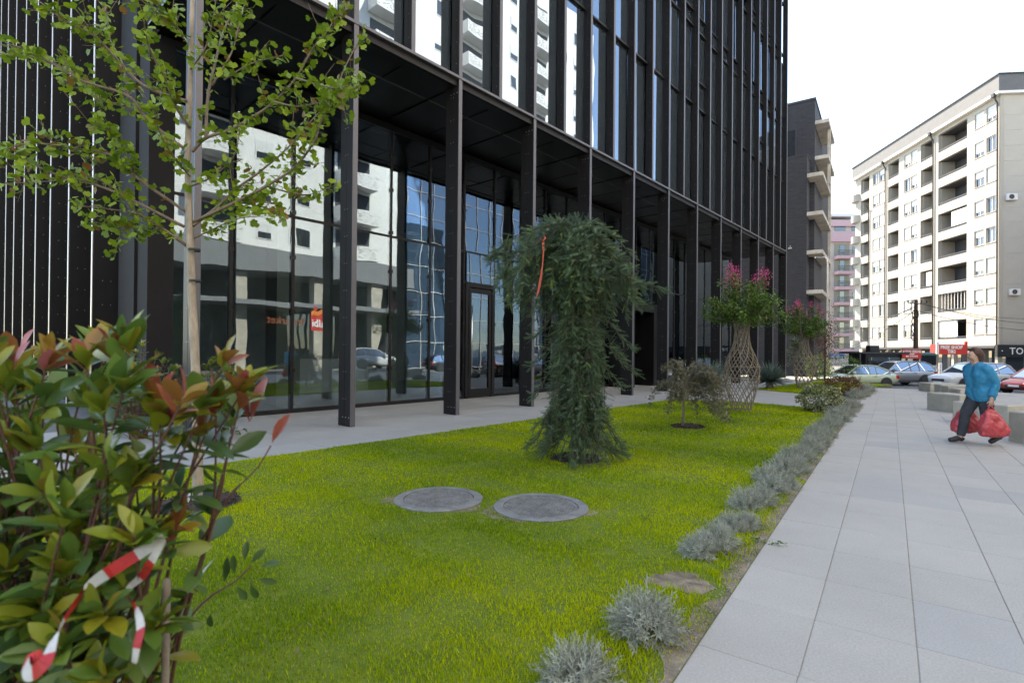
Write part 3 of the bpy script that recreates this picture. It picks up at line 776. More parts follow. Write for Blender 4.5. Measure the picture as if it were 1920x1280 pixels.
# ================================================================ pink building far behind
YP = 100.0
def pp(px, py): return at(px, py, YP)
pk = thing('pink_building', 'pale pink apartment building with railed balconies far down the street', 'building', (pp(1540, 660).x, YP, ROADZ))
px0 = pp(1540, 660).x
def plx(px): return pp(px, 600).x-px0
def plz(py): return pp(1585, py).z-ROADZ
MB().box(0, plx(1612), 0, 14, 0, plz(412)).build('wall', m_pinkw, pk)
MB().box(-.3, plx(1606), -.5, 14, plz(407), plz(402)).build('roof_edge', m_white, pk)
for a, b in ((415, 425), (437, 454)): MB().box(0, plx(1612), -.5, -.002, plz(b), plz(a)).build('pink_band', m_pink, pk)
w_ = MB().box(0, 2.0, -.06, 0, 0, 1.1); w_ = w_.mesh('window', m_pane)
for px in (1564, 1596): link('window', w_, pk, (plx(px), -.002, plz(433)))
for k in range(7):
    zb = plz(481+k*28.8)
    c = MB().box(plx(1563), plx(1592), -.003, 0.0, zb+.1, zb+2.4).build('recess', m_beige, pk, (0, -.02, 0))
    MB().box(plx(1574), plx(1582), -.04, 0, zb+.1, zb+2.1).build('balcony_door', m_pane, pk, (0, -.02, 0))
    MB().box(plx(1563), plx(1592), -1.3, -.025, zb-.55, zb).build('balcony_slab', m_pink, pk)
    r = MB(); xa, xb = plx(1563)+.03, plx(1592)-.03
    r.box(xa, xb, -1.26, -1.2, zb+.95, zb+1.02)
    nb = 16
    for q in range(nb+1): r.box(xa+(xb-xa)*q/nb-.02, xa+(xb-xa)*q/nb+.02, -1.25, -1.21, zb, zb+.96)
    r.build('railing', m_rail, pk)
    w = MB().box(plx(1598), plx(1606), -.05, 0, zb+.6, zb+1.9).build('window', m_pane, pk, (0, -.02, 0))

# ================================================================ white apartment block at the right
YA = 52.0
m_rfas = M('roof_fascia_paint', (.115, .118, .125), .7, var=.08, vscale=2)
ca = at(1874, 655, YA)
adir = unit2(ray(1066, 660.0))
ANG_A = math.atan2(adir.y, adir.x)            # local x runs away from the camera along the facade
apt = thing('apartment_building', 'long cream apartment block with loggias and a grey roof fascia', 'building', (ca.x, ca.y, ROADZ), ANG_A)
def a_s(px):                                  # photo column -> metres along the facade
    t = (ray(px, 600).x/ray(px, 600).y)
    return (t*ca.y-ca.x)/(adir.x-t*adir.y)
def a_z(py, px=1860): return at(px, py, YA+1).z-ROADZ
ZE = a_z(187, 1874); ZF = a_z(152, 1874); ZB = a_z(648, 1874)
LA = a_s(1603); DA = 22.0
# local y: left hand of +x is +y = towards the street on the photo's left
FLP = 3.03; NFL = 8
zh = [ZE-.55-FLP*k for k in range(NFL)]       # window heads
zsill = [z-1.55 for z in zh]
cols_win = [(1826, 1844), (1848, 1866), (1694, 1706), (1707, 1719), (1635, 1646), (1647, 1658)]
cols_log = [(1758, 1812), (1725, 1747), (1664, 1684), (1613, 1629)]
wins = [(a_s(b), a_s(a)) for a, b in cols_win]; logs = [(a_s(b), a_s(a)) for a, b in cols_log]
# the facade is built from piers, spandrels and backs so that the openings are real
cuts = sorted([(a, b, 'w') for a, b in wins] + [(a, b, 'l') for a, b in logs])
x = 0.0; TH = .30
wall = MB()
for a, b, k in cuts:
    wall.box(x, a, -TH, 0, ZB, ZE)
    for f in range(NFL):
        top = zh[f-1]-1.55 if (f and k == 'w') else (zh[f-1]-1.93 if f else ZE)
        if k == 'w': wall.box(a, b, -TH, 0, zh[f], top)
        else: wall.box(a, b, -TH, 0, zh[f]+.15, top)
    last = zh[-1]-1.55 if k == 'w' else zh[-1]-1.93
    wall.box(a, b, -TH, 0, ZB, last)
    x = b
wall.box(x, LA, -TH, 0, ZB, ZE)
wall.build('facade_wall', m_cream, apt)
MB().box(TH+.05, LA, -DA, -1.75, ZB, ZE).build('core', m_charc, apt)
MB().box(0, TH, -DA, -TH, ZB, ZE).build('gable_wall', m_gable, apt)
pan = MB().box(-.018, 0, -3.0+.02, -.02, .015, 1.49).mesh('gable_panel', m_gable)
for i in range(6):
    for j in range(int((ZE-ZB)/1.5)): link('gable_panel', pan, apt, (0, -TH-.02-i*3.0, ZB+j*1.5))
MB().box(-.35, LA+.3, -DA, .45, ZE, ZE+.25).build('eaves_slab', m_white, apt)
MB().box(-.30, LA+.2, -DA, .36, ZE+.25, ZF).build('roof_fascia', m_rfas, apt)
MB().box(-.40, LA+.3, -DA, .46, ZF, ZF+.12).build('roof_edge', m_charc, apt)
rw = random.Random(21)
def apt_window(a, b, z0, z1, mode):
    o = MB(); o.box(0, b-a, -.20, -.14, 0, .07); o.box(0, b-a, -.20, -.14, z1-z0-.07, z1-z0); o.box(0, .07, -.20, -.14, .07, z1-z0-.07); o.box(b-a-.07, b-a, -.20, -.14, .07, z1-z0-.07)
    o.box((b-a)/2-.04, (b-a)/2+.04, -.20, -.14, .07, z1-z0-.07)
    w = o.build('window', m_fram, apt, (a, 0, z0)); hh = z1-z0
    MB().box(.07, b-a-.07, -.19, -.17, .07, hh-.07).build('pane', m_pane, w)
    drop = {0: 0.0, 1: hh*.72, 2: hh-.02, 3: hh*.45}[mode]
    if drop: MB().box(.02, b-a-.02, -.135, -.10, hh-drop, hh-.003).build('shutter', m_shut, w)
    MB().box(-.05, b-a+.05, -.13, .05, -.06, -.002).build('sill', m_cream, w)
for a, b in wins:
    for f in range(NFL): apt_window(a, b, zsill[f], zh[f], rw.choice([2, 2, 1, 1, 0, 3]))
rail = {}
for li, (a, b) in enumerate(logs):
    for f in range(NFL):
        zt = zh[f]+.15; zb = zh[f]-1.93
        lg = MB().box(0, b-a, -1.74, -TH, -.14, -.001).build('loggia_floor', m_cream, apt, (a, 0, zb-.75))
        r = MB(); r.tube([(0.03, -.06, .96), (b-a-.03, -.06, .96)], .05, 6); r.tube([(0.03, -.06, .82), (b-a-.03, -.06, .82)], .03, 5)
        for q in range(4): r.box(.05+(b-a-.14)*q/3, .09+(b-a-.14)*q/3, -.08, -.04, .752, .96)
        r.build('railing', m_rail, lg, (0, 0, 0))
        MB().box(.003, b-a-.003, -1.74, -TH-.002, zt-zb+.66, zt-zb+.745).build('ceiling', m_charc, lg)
        side = MB().box(b-a-.10, b-a-.003, -1.74, -TH-.002, 0, zt-zb+.655).build('side_wall', m_cream, lg)
        dx = (b-a)*.25
        d = MB().box(dx, dx+.95, -1.735, -1.70, .05, 2.1).build('balcony_door', m_fram, lg)
        MB().box(dx+.12, dx+.83, -1.70, -1.69, .3, 2.0).build('pane', m_pane if (f+li) % 2 else m_shut, d)
        if li == 0 and f == 3 or (li == 1 and f == 5):
            MB().box(.2, (b-a)*.55, -.12, -.10, 1.0, 2.6).build('awning', m_signw, lg)
        if li == 0 and f == 6:
            for q in range(9): MB().box((b-a)*q/9, (b-a)*q/9+.05, -.2, -.14, .75, 2.75).build('screen_slat', m_fram, lg)
        if li == 0 and f == 7: MB().box((b-a)*.35, b-a-.02, -.2, -.15, .9, 2.75).build('blind', m_signw, lg)
# rounded end balconies
cb = MB().lathe([(1.5, 0), (1.5, .95)], 18).mesh('round_balcony', m_cream)
for f in range(NFL):
    q = MB(); q.lathe([(.01, 0), (1.0, 0), (1.0, 1.0), (.92, 1.0), (.92, .12), (.01, .12)], 20)
    q.build('round_balcony', m_cream, apt, (LA-.3, -.35, zh[f]-2.7), smooth=False)
for px in (1871, 1750, 1660, 1629):
    s_ = a_s(px); d = MB(); top = ZE-.1 if px != 1629 else zh[1]-1
    d.tube([(s_, .38, top), (s_, .30, top-.3), (s_, .12, top-.6), (s_, .10, ZB)], .07, 8)
    if px != 1629: d.box(s_-.2, s_+.2, .34, .62, top-.05, top+.28)
    d.build('drain_pipe', m_black, apt, smooth=False)
ac = MB().box(-.32, 0, -.45, .45, 0, .6); ac.lathe([(.24, -.01), (.24, .02)], 14, (0, 0, 0))
fan = MB().lathe([(.02, 0), (.23, 0), (.23, .02)], 16).mesh('fan_grille', m_charc)
for i, (px, py) in enumerate(((1892, 371), (1897, 548))):
    zz = at(px, py, YA).z-ROADZ
    yy = -(at(px, py, YA).x-ca.x)
    o = MB().box(-.34, -.02, -.45, .45, -.3, .3, bev=.03).build('air_conditioner', m_white, apt, (-.02, yy, zz)); f_ = link('fan_grille', fan, o, (-.345, .1, 0)); f_.rotation_euler = (0, -pi/2, 0)
# ground floor shops
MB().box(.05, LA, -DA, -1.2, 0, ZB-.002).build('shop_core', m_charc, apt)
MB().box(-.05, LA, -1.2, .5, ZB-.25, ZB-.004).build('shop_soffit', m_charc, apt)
for k in range(9): MB().box(.2+k*3.0, .55+k*3.0, -.4, 0, 0, ZB-.25).build('shop_pillar', m_conc, apt)
for k in range(8): MB().box(.8+k*3, 2.9+k*3, -1.19, -1.14, .3, ZB-.5).build('shop_window', m_pane, apt)
for k in range(5): MB().box(-.03, .03, -3.6-k*4, -.6-k*4, .2, ZB-1.0).build('shop_window', m_pane, apt)

def board(name, label, px0, px1, py0, py1, Y, mat, rot=0.0, thick=.06, cat='sign'):
    a, b = at(px0, py1, Y), at(px1, py0, Y)
    o = thing(name, label, cat, ((a.x+b.x)/2, Y, a.z), rot)
    w, h = b.x-a.x, b.z-a.z
    MB().box(-w/2, w/2, -thick/2, thick/2, 0, h).build('board', mat, o)
    return o, w, h
# TONI sign on the gable
o, w, h = board('shop_sign', 'black fascia sign lettered TONI in white on the cream gable', 1868, 1990, 647, 669, YA-.6, m_black, thick=.25)
put_text('TONI', h*.78, m_signw, o, (-w/2+2.35, -.135, h*.46), bold=.012, spacing=1.08)
put_text('·', h*.9, m_signw, o, (-w/2+.45, -.135, h*.46))
o, w, h = board('shop_sign', 'red box sign lettered FREE SHOP TIKI under the loggias', 1751, 1806, 646, 664, YA-3.0, m_red, thick=.9)
put_text('FREE SHOP', h*.46, m_signw, o, (-.1, -.46, h*.70), bold=.015)
put_text('TIKI', h*.46, m_signw, o, (-.1, -.46, h*.27), bold=.015)
for sx in (-1, 1): MB().lathe([(.12, 0), (.12, h+.25), (.02, h+.32)], 10).build('end_column', m_red if sx > 0 else m_signw, o, (sx*(w/2-.05), -.35, 0))
# red car service sign on its post
o, w, h = board('service_sign', 'red board lettered AUTO SERVIS on a thin post behind the silver car', 1691, 1727, 653, 672, 40.0, m_red)
put_text('AUTO SERVIS', h*.30, m_signw, o, (0, -.035, h*.66), bold=.006)
put_text('ARBRI', h*.19, m_signw, o, (0, -.035, h*.43), bold=.004)
put_text('045 578 878', h*.23, m_signw, o, (0, -.035, h*.22), bold=.005)
MB().box(-w/2+.05, w/2-.05, -.04, -.031, h*.82, h*.95).build('header_strip', m_fascia, o)
zz = o.location.z-ROADZ
MB().tube([(w/2-.05, .06, -zz), (w/2-.05, .06, h)], .035, 8).build('post', m_bright, o)
# blue street name sign
o, w, h = board('street_sign', 'blue street name plate on a white post beside the red-leaved tree', 1553, 1583, 663, 672, 38.0, m_blue)
put_text('RR. / UL.', h*.36, m_signw, o, (0, -.035, h*.70))
mk = MB()
for k in range(11):
    if k != 4: mk.box(-w*.36+k*w*.068, -w*.36+k*w*.068+w*.045, -.036, -.031, h*.16, h*.42)
mk.build('lettering', m_signw, o)
zz = o.location.z-ROADZ
MB().box(w/2-.11, w/2+.02, .031, .10, -zz, h).build('post', m_bright, o)
# small vertical banner and green pharmacy crosses
o, w, h = board('banner', 'narrow white vertical banner standing on the kerb by the shops', 1760, 1766, 680, 712, 44.0, m_signw)
mk = MB()
for k in range(9): mk.box(-w*.12-.02*(k % 2), w*.14, -.036, -.031, h*(.12+k*.09), h*(.165+k*.09))
mk.build('lettering', m_blue, o)
MB().box(-w/2-.1, w/2+.1, -.2, .2, -(o.location.z-ROADZ), 0).build('foot', m_charc, o)
# kiosk with a dark roof
kc = at(1640, 660, 41.0)
ki = thing('kiosk', 'low black roofed street kiosk in front of the cream block', 'kiosk', (kc.x, 41.0, ROADZ))
zr = at(1640, 661, 41.0).z-ROADZ
mb = MB(); mb.prism([(-1.9, -1.1), (1.9, -1.1), (1.9, 1.4), (-1.9, 1.4)], zr-.08, zr+.04); mb.build('roof', m_charc, ki)
slat = MB().box(-.03, .03, -1.1, 1.4, 0, .03).mesh('roof_rib', m_rail)
for k in range(15): link('roof_rib', slat, ki, (-1.8+k*.257, 0, zr+.042))
MB().box(-1.25, 1.45, -.85, 1.2, .05, zr-.08).build('booth', m_black, ki)
MB().box(-1.1, 1.3, -.9, -.852, 1.0, zr-.35).build('counter_window', m_pane, ki)
for x in (-1.75, 1.75): MB().box(x-.05, x+.05, -1.0, -.9, 0, zr-.08).build('post', m_rail, ki)
MB().box(-.35, .35, 0, .5, zr+.04, zr+.55).build('roof_box', m_black, ki)
# utility pole with its wires
pc = at(1717, 655, 43.0)
po = thing('utility_pole', 'wooden utility pole with cable loops before the cream block', 'pole', (pc.x, 43.0, ROADZ))
zt = at(1717, 562, 43.0).z-ROADZ
MB().tube([(0, 0, 0), (0, 0, zt)], [.20, .13], 10).build('pole', m_dbark, po, smooth=True)
mb = MB()
for sx in (-1, 1):
    mb.tube([(0, -.15, zt-.35), (sx*.8, -.15, zt-.25)], .04, 5)
    for q in (.35, .75): mb.tube([(sx*q, -.15, zt-.30), (sx*q, -.15, zt-.05)], .05, 6)
mb.build('cross_arm', m_rail, po)
mb = MB()
for k in range(4):
    zc_ = zt-1.2-k*.55; mb.tube([(.25*math.cos(a)-.18, -.18+.05*k, zc_+.42*math.sin(a)) for a in np.linspace(0, 2*pi, 13)], .035, 5)
mb.build('cable_loops', m_black, po)
def wire(a, b, sag, r=.018):
    return [(a[0]+(b[0]-a[0])*t, a[1]+(b[1]-a[1])*t, a[2]+(b[2]-a[2])*t-sag*4*t*(1-t)) for t in np.linspace(0, 1, 14)]
ends = [(1990, 608, 44), (1990, 596, 47), (1540, 640, 60), (1540, 625, 62), (1540, 610, 64), (1560, 660, 55), (1990, 620, 50)]
wm = MB()
for k, (a, b, Y) in enumerate(ends):
    e = at(a, b, Y); wm.tube(wire((0, -.1, zt-.15-.12*k), (e.x-pc.x, e.y-43.0, e.z-ROADZ), .5), .022, 4)
wm.build('overhead_wires', m_black, po)
# street lamp by the brick building
lc = at(1552, 500, 36.0)
la = thing('street_lamp', 'pale curved street lamp beside the brick building', 'lamp', (lc.x, 36.0, ROADZ))
zt = at(1552, 482, 36.0).z-ROADZ
MB().tube([(0, 0, 0), (0, 0, zt-.5), (-.05, 0, zt-.15), (-.2, 0, zt), (-.45, 0, zt-.02)], [.07, .05, .045, .04, .035], 8).build('pole', m_bright, la, smooth=True)
MB().box(-.85, -.40, -.09, .09, zt-.09, zt, bev=.02).build('lamp_head', m_fascia, la)

# ================================================================ plants
def A3(v): return np.array([v[0], v[1], v[2]], float)
def curve(pts, n):
    """smooth path through points"""
    pts = [np.asarray(A3(p)) for p in pts]; out = []
    m = len(pts)-1
    for k in range(n+1):
        t = k/n*m; i = min(int(t), m-1); f = t-i
        p0, p1, p2, p3 = pts[max(i-1, 0)], pts[i], pts[i+1], pts[min(i+2, m)]
        out.append(.5*((2*p1)+(-p0+p2)*f+(2*p0-5*p1+4*p2-p3)*f*f+(-p0+3*p1-3*p2+p3)*f**3))
    return np.array(out)
BUD_V = np.array([(0, 0, 0), (1, 0, 0)])

# ---- ginkgo
YG = G(370, 945).y
gb = G(370, 945)
ginkgo = thing('ginkgo_tree', 'young ginkgo with slim pale trunk and fan leaves at the left', 'tree', gb)
tk = [gb - Vector((0, 0, .05)), at(371, 880, YG), at(368, 720, YG), at(360, 560, YG), at(356, 430, YG), at(352, 300, YG+.02), at(357, 150, YG+.03), at(361, 0, YG+.04), at(365, -140, YG+.05), at(369, -260, YG+.05)]
tp = curve(tk, 40)
tr = [.048*(1-.78*(i/40))*(1.25 if i == 0 else 1)*(1+.05*math.sin(i*2.3)) for i in range(41)]
MB().tube([tuple(p-A3(gb)) for p in tp], tr, 10).build('trunk', m_bark, ginkgo, smooth=True)
BR = [[(350,461),(310,432),(270,407),(240,397),(150,386)], [(345,425),(262,382),(187,349),(101,326),(22,289),(-40,300)],
      [(343,277),(277,225),(240,180),(150,150),(75,105),(10,80)], [(330,279),(262,210),(180,184),(142,142),(75,109),(0,101)],
      [(350,190),(270,161),(214,105),(176,67),(124,41),(75,4)], [(352,82),(330,49),(292,22),(240,-20)],
      [(349,397),(262,337),(210,292),(127,277),(60,268),(10,280)], [(250,378),(180,335),(90,340),(0,345)],
      [(360,424),(405,390),(446,352),(487,322),(540,277),(585,225),(615,195)], [(364,446),(397,431),(450,409),(525,405)],
      [(362,416),(442,379),(499,349),(551,315),(589,266),(600,232),(619,195),(650,120),(683,60)],
      [(360,285),(386,259),(431,244),(472,221),(514,191),(555,146),(585,94),(615,56),(640,15),(660,-40)],
      [(386,259),(390,180),(405,112),(420,56),(446,4),(460,-50)], [(397,161),(435,97),(450,37),(470,-30)],
      [(420,150),(470,120),(530,105)], [(555,146),(600,160),(640,165),(680,150)], [(514,191),(560,200),(610,190),(640,190)],
      [(356,330),(330,300),(300,250),(290,200)], [(356,240),(330,200),(310,150),(280,90),(270,40)], [(357,130),(385,90),(400,30),(410,-40)],
      [(356,350),(400,330),(440,290),(450,230)], [(240,180),(230,120),(205,70),(200,20)], [(300,425),(270,440),(225,430),(160,410)],
      [(499,349),(540,360),(580,365),(620,350)], [(442,379),(480,385),(530,400)], [(262,337),(240,300),(215,250),(170,235)]]
tw = MB(); GT = []; GDI = []; 
rg = random.Random(3)
for bi, b in enumerate(BR):
    dy = rg.uniform(-.9, .7); n = len(b)
    pts = [at(x, y, YG + dy*(i/(n-1))**1.1*(.35 + n*.12)) for i, (x, y) in enumerate(b)]
    cv = curve(pts, 8*n)
    L_ = len(cv); r0 = .015 if n > 4 else .009
    tw.tube([tuple(p-A3(gb)) for p in cv[::2]], [r0*(1-.75*i/(len(cv[::2]))) for i in range(len(cv[::2]))], 6)
    for i in range(int(L_*.10), L_):
        d = nrm(cv[min(i+1, L_-1)]-cv[i-1])
        if rg.random() < .95:
            GT.append(cv[i]); GDI.append(d)
        if rg.random() < .22 and i > L_*.25:                 # side twigs
            sd = nrm(d*.5 + RNG.normal(0, .6, 3) + np.array([0, 0, .25])); ln = rg.uniform(.10, .32); q = cv[i]
            tw.tube([tuple(q-A3(gb)), tuple(q+sd*ln-A3(gb))], [.0035, .0015], 4)
            for t in np.arange(.25, 1.01, .28): GT.append(q+sd*ln*t); GDI.append(sd)
tw.build('branches', m_twig, ginkgo, smooth=True)
GT = np.array(GT); GDI = np.array(GDI)
per = 3
T = np.repeat(GT, per, 0); Dd = nrm(RNG.normal(0, 1, (len(T), 3)) + np.repeat(GDI, per, 0)*.4 + np.array([0, 0, -.15]))
keep = RNG.random(len(T)) < .58
T, Dd = T[keep], Dd[keep]; T = T + Dd*.012
# fan leaf: short stalk and a notched fan
gv_ = [(0, -.02, 0), (0, .02, 0)]; 
fan_v = [(-.0, -.025, 0), (-.0, .025, 0), (.42, -.03, 0), (.42, .03, 0)]
ang = [-62, -38, -14, 0, 14, 38, 62]; rr_ = [.58, .66, .66, .5, .66, .66, .58]
for a, r in zip(ang, rr_): fan_v.append((.38+r*math.cos(rad(a)), r*math.sin(rad(a)), .05*math.cos(rad(a*3))))
fan_v.append((.36, 0, 0))
fan_f = [(0, 1, 3), (0, 3, 2)] + [(10+1, 4+k, 5+k) for k in range(6)]
gv_, gf_ = np.array(fan_v), np.array(fan_f)
Rg = frames(Dd, jitter=.8); Sg = RNG.uniform(.05, .095, len(T)); tg = np.clip(RNG.normal(.58, .22, len(T)), .16, 1); br = RNG.random(len(T)) < .06; tg[br] = RNG.uniform(0, .12, br.sum())
order = np.argsort(-Sg/T[:, 1]); a, b = order[:300], order[300:]
single_leaves(ginkgo, gv_, gf_, Rg[a], Sg[a], T[a], tg[a], l_gink, nvar=12)
tag(link('foliage', scatter_mesh('foliage', gv_, gf_, Rg[b], Sg[b], T[b]-A3(gb), tg[b], l_gink), ginkgo), kind='stuff')
mb = MB()
for z, r in ((.98, .058), (2.28, .045), (2.0, .046)): mb.lathe([(r+.006, z), (r+.008, z+.012), (r+.006, z+.024)], 12, (tp[int(z/4.6*26)][0]-gb.x, 0, 0))
mb.build('tie', m_black, ginkgo)
# three pale leaves fallen against the foot of the trunk
lv, lf = leaf_shape([(0, .02), (.3, .14), (.7, .12), (1, .01)])
pale = leafmat('dry_leaf', [(0, (.5, .5, .48)), (1, (.6, .6, .58))], .8, .1)
dv = np.array([(-.2, -.1, -.9), (.15, 0, -.9), (.35, -.1, -.85)])
tag(link('dry_leaves', scatter_mesh('dry_leaves', lv, lf, frames(dv, (0, -1, 0), .1), np.full(3, .10), np.array([(gb.x-.02, gb.y-.075, .13), (gb.x+.01, gb.y-.08, .15), (gb.x+.04, gb.y-.078, .14)]), [.2, .6, .9], pale)), 'pale dry leaves stuck at the foot of the ginkgo', 'leaves', kind='stuff')

# ---- photinia shrubs
PH_V, PH_F = leaf_shape([(0, .012), (.08, .03), (.25, .12), (.48, .19), (.70, .19), (.88, .11), (1.0, .012)], .16, .18)
def photinia(root, stems, redness, nsingle, lsize, per_tip=(7, 10), along=8, thick=1.0, mature=.2):
    """stems: list of (path points, whether the tip is young)"""
    st = MB(); T = []; Dv = []; C = []; S = []
    o = A3(root.location)
    for path, young in stems:
        cv = curve(path, 14); L_ = len(cv)
        st.tube([tuple(p-o) for p in cv], [max(.0016, .008*thick*(1-.85*i/L_)) for i in range(L_)], 5)
        d = nrm(cv[-1]-cv[-3])
        k = random.randint(*per_tip)
        for i in range(k):
            a = i*2.4+random.random(); u = nrm(np.cross(d, [.3, .9, .1])); w = np.cross(d, u)
            sp = random.uniform(.25, 1.0)
            T.append(cv[-1]-d*random.uniform(0, .05)*lsize/.09); Dv.append(d*1.0+(u*math.cos(a)+w*math.sin(a))*sp)
            C.append(np.clip(random.gauss(.75, .13), .45, 1) if young else np.clip(random.gauss(.47, .15), .05, .70)); S.append(random.uniform(.7, 1.1)*lsize*(.85 if young else 1))
        for i in range(along):
            q = random.uniform(.45, .97); p = cv[int(q*(L_-1))]; a = random.uniform(0, 6.28); u = nrm(np.cross(d, [.3, .9, .1])); w = np.cross(d, u)
            T.append(p); Dv.append(d*random.uniform(.1, .7)+(u*math.cos(a)+w*math.sin(a))); C.append(np.clip(random.gauss(mature+.14, .17), 0, .66)); S.append(random.uniform(.75, 1.2)*lsize)
    st.build('stems', m_stem, root, smooth=True)
    T = np.array(T); Dv = np.array(Dv); C = np.array(C); S = np.array(S)
    R = frames(Dv, jitter=.35)
    order = np.argsort(-S/np.maximum(T[:, 1], .3)); vis = []
    for i in order:
        q = proj(T[i]); vis.append(q is not None and -40 < q[0] < 1960 and q[1] < 1320)
    order = np.concatenate([order[np.array(vis)], order[~np.array(vis)]])
    a, b = order[:nsingle], order[nsingle:]
    if nsingle: single_leaves(root, PH_V, PH_F, R[a], S[a], T[a], C[a], l_phot, nvar=16)
    if len(b): tag(link('foliage', scatter_mesh('foliage', PH_V, PH_F, R[b], S[b], T[b]-o, C[b], l_phot, True), root), kind='stuff')
    print('photinia leaves', len(T))
base = Vector((-1.12, 1.42, 0))
shrub = thing('photinia_shrub', 'large blurred red-tipped photinia shrub filling the lower left corner', 'shrub', base)
env = [(-200, 660), (0, 665), (60, 630), (120, 670), (180, 640), (235, 625), (290, 700), (340, 745), (400, 745), (440, 745), (470, 800)]
def env_y(x): return np.interp(x, [e[0] for e in env], [e[1] for e in env])
stems = []; rs = random.Random(17)
def pstem(px, py, Y, young):
    e = at(px, py, Y); f = min(1, max(0, e.z/1.4)); bx = base.x + rs.uniform(-.34, .10); by = base.y + rs.uniform(-.12, .2)
    m1 = (bx*.8+e.x*.2, by*.8+e.y*.2, e.z*.35); m2 = (bx*.35+e.x*.65+rs.uniform(-.04, .04), by*.4+e.y*.6, e.z*.72)
    stems.append(([(bx, by, -.02), m1, m2, tuple(e)], young))
right = [(640, 470), (780, 470), (830, 380), (880, 300), (1000, 295), (1100, 320), (1300, 310)]
for k in range(128):
    while True:
        x = rs.uniform(-160, 470); y = rs.uniform(600, 1300)
        if y > env_y(x) and x < np.interp(y, [r[0] for r in right], [r[1] for r in right]) and (x < 290 or rs.random() < .45): break
    top = y - env_y(x) < 75
    pstem(x, y, rs.uniform(1.15, 1.8) if y < 900 else rs.uniform(1.05, 1.7), (top and rs.random() < .40) or rs.random() < .05)
for x in (20, 95, 160, 215, 240, 300, 345, 405, 440): pstem(x, env_y(x)+rs.uniform(0, 30), rs.uniform(1.15, 1.4), rs.random() < .7)
for x, y in ((472, 705), (430, 665), (455, 735), (410, 745), (380, 790), (300, 1000), (330, 990)): pstem(x, y, 1.3, True)
photinia(shrub, stems, 1, 300, .098, along=9)
# a long thin shoot with small blue-green leaves, and a shoot ending in one dark red leaf
sp = curve([at(320, 1200, 1.55), at(385, 1125, 1.6), at(440, 1090, 1.63), at(470, 1060, 1.65)], 10)
st = MB().tube([tuple(p-A3(base)) for p in curve([base, at(300, 1270, 1.5), at(320, 1200, 1.55)], 6)], .004, 5).tube([tuple(p-A3(base)) for p in sp], [.004]*5+[.0025]*6, 5)
s2 = curve([at(380, 1010, 1.42), at(430, 930, 1.42), at(480, 880, 1.42), at(508, 835, 1.42)], 10); st.tube([tuple(p-A3(base)) for p in s2], [.0035]*5+[.002]*6, 5)
st.build('long_shoots', m_stem, shrub, smooth=True)
px_ = [(360, 1110, -1, 0), (372, 1108, -1, .1), (395, 1150, -.2, 1), (420, 1090, .1, -1), (425, 1080, -.2, -1), (440, 1075, -.3, -1), (458, 1050, 0, -1), (470, 1055, .6, -.7), (485, 1085, .8, .3), (470, 1095, .3, 1), (490, 1060, 1, -.2), (445, 1100, .4, .8)]
T = np.array([A3(at(a, b, 1.62)) for a, b, c, d in px_]); Dv = np.array([(c, .25, -d) for a, b, c, d in px_])
single_leaves(shrub, PH_V, PH_F, frames(Dv, (0, -1, .4), .2), np.full(len(T), .055), T, np.full(len(T), .16), l_phot)
T = np.array([A3(at(510, 830, 1.42)), A3(at(468, 790, 1.4)), A3(at(470, 788, 1.4))]); Dv = np.array([(.4, .1, 1), (-.2, .1, 1), (.35, .05, 1)])
single_leaves(shrub, PH_V, PH_F, frames(Dv, (-.6, -1, .2), .1), np.array([.085, .10, .12]), T, np.array([.85, .9, .97]), l_phot)
stake = at(312, 1100, 1.3)
tag(MB().tube([(0, 0, -.02), (.0, 0, .45), (0, 0, stake.z+.02)], .009, 8).build('plant_stake', m_wood, None, (stake.x, 1.3, 0), smooth=True), 'thin wooden stake standing at the right of the foreground shrub', 'stake')
# striped barrier tape caught in the shrub
def tape(label, pts, width, nstripe, Y0=1.12):
    o = thing('barrier_tape', label, 'tape', at(pts[0][0], pts[0][1], Y0))
    cv = curve([at(x, y, Y0+dy) for x, y, dy in pts], 40); oo = A3(o.location)
    vs = []; fs = []; mi = []
    for i, p in enumerate(cv):
        t = nrm(cv[min(i+1, 40)]-cv[max(i-1, 0)]); s_ = nrm(np.cross(t, np.array([.25*math.sin(i*.22), 1, .3*math.sin(i*.15)])))
        w = width*(.30+.70*abs(math.sin(i*.13+.6)))
        vs += [tuple(p-s_*w-oo), tuple(p+s_*w-oo)]
    mb = MB()
    for i in range(40): mb.add([vs[2*i], vs[2*i+1], vs[2*i+3], vs[2*i+2]], [(0, 1, 2, 3)], int(i*nstripe/40) % 2)
    so = mb.build('strip', [m_tw, m_tr], o)
    md = so.modifiers.new('thickness', 'SOLIDIFY'); md.thickness = .0006
    return o
m_tw = M('tape_white', (.48, .46, .44), .5, var=.2, vscale=30); m_tr = M('tape_red', (.40, .014, .016), .5, var=.2, vscale=30)
tape('long red and white tape hanging diagonally through the foreground shrub', [(308, 1008, .0), (262, 1036, 0), (210, 1068, -.02), (172, 1095, 0), (138, 1135, -.06), (105, 1190, -.16), (85, 1240, -.2), (55, 1262, -.2), (50, 1240, -.17), (80, 1225, -.15)], .0125, 8, 1.10)
tape('short loose end of red and white tape hanging in the foreground shrub', [(305, 1014, .0), (285, 1050, .0), (266, 1080, .03), (238, 1108, .03), (255, 1140, -.05), (264, 1175, -.08), (257, 1210, -.1), (252, 1242, -.1)], .009, 7, 1.10)
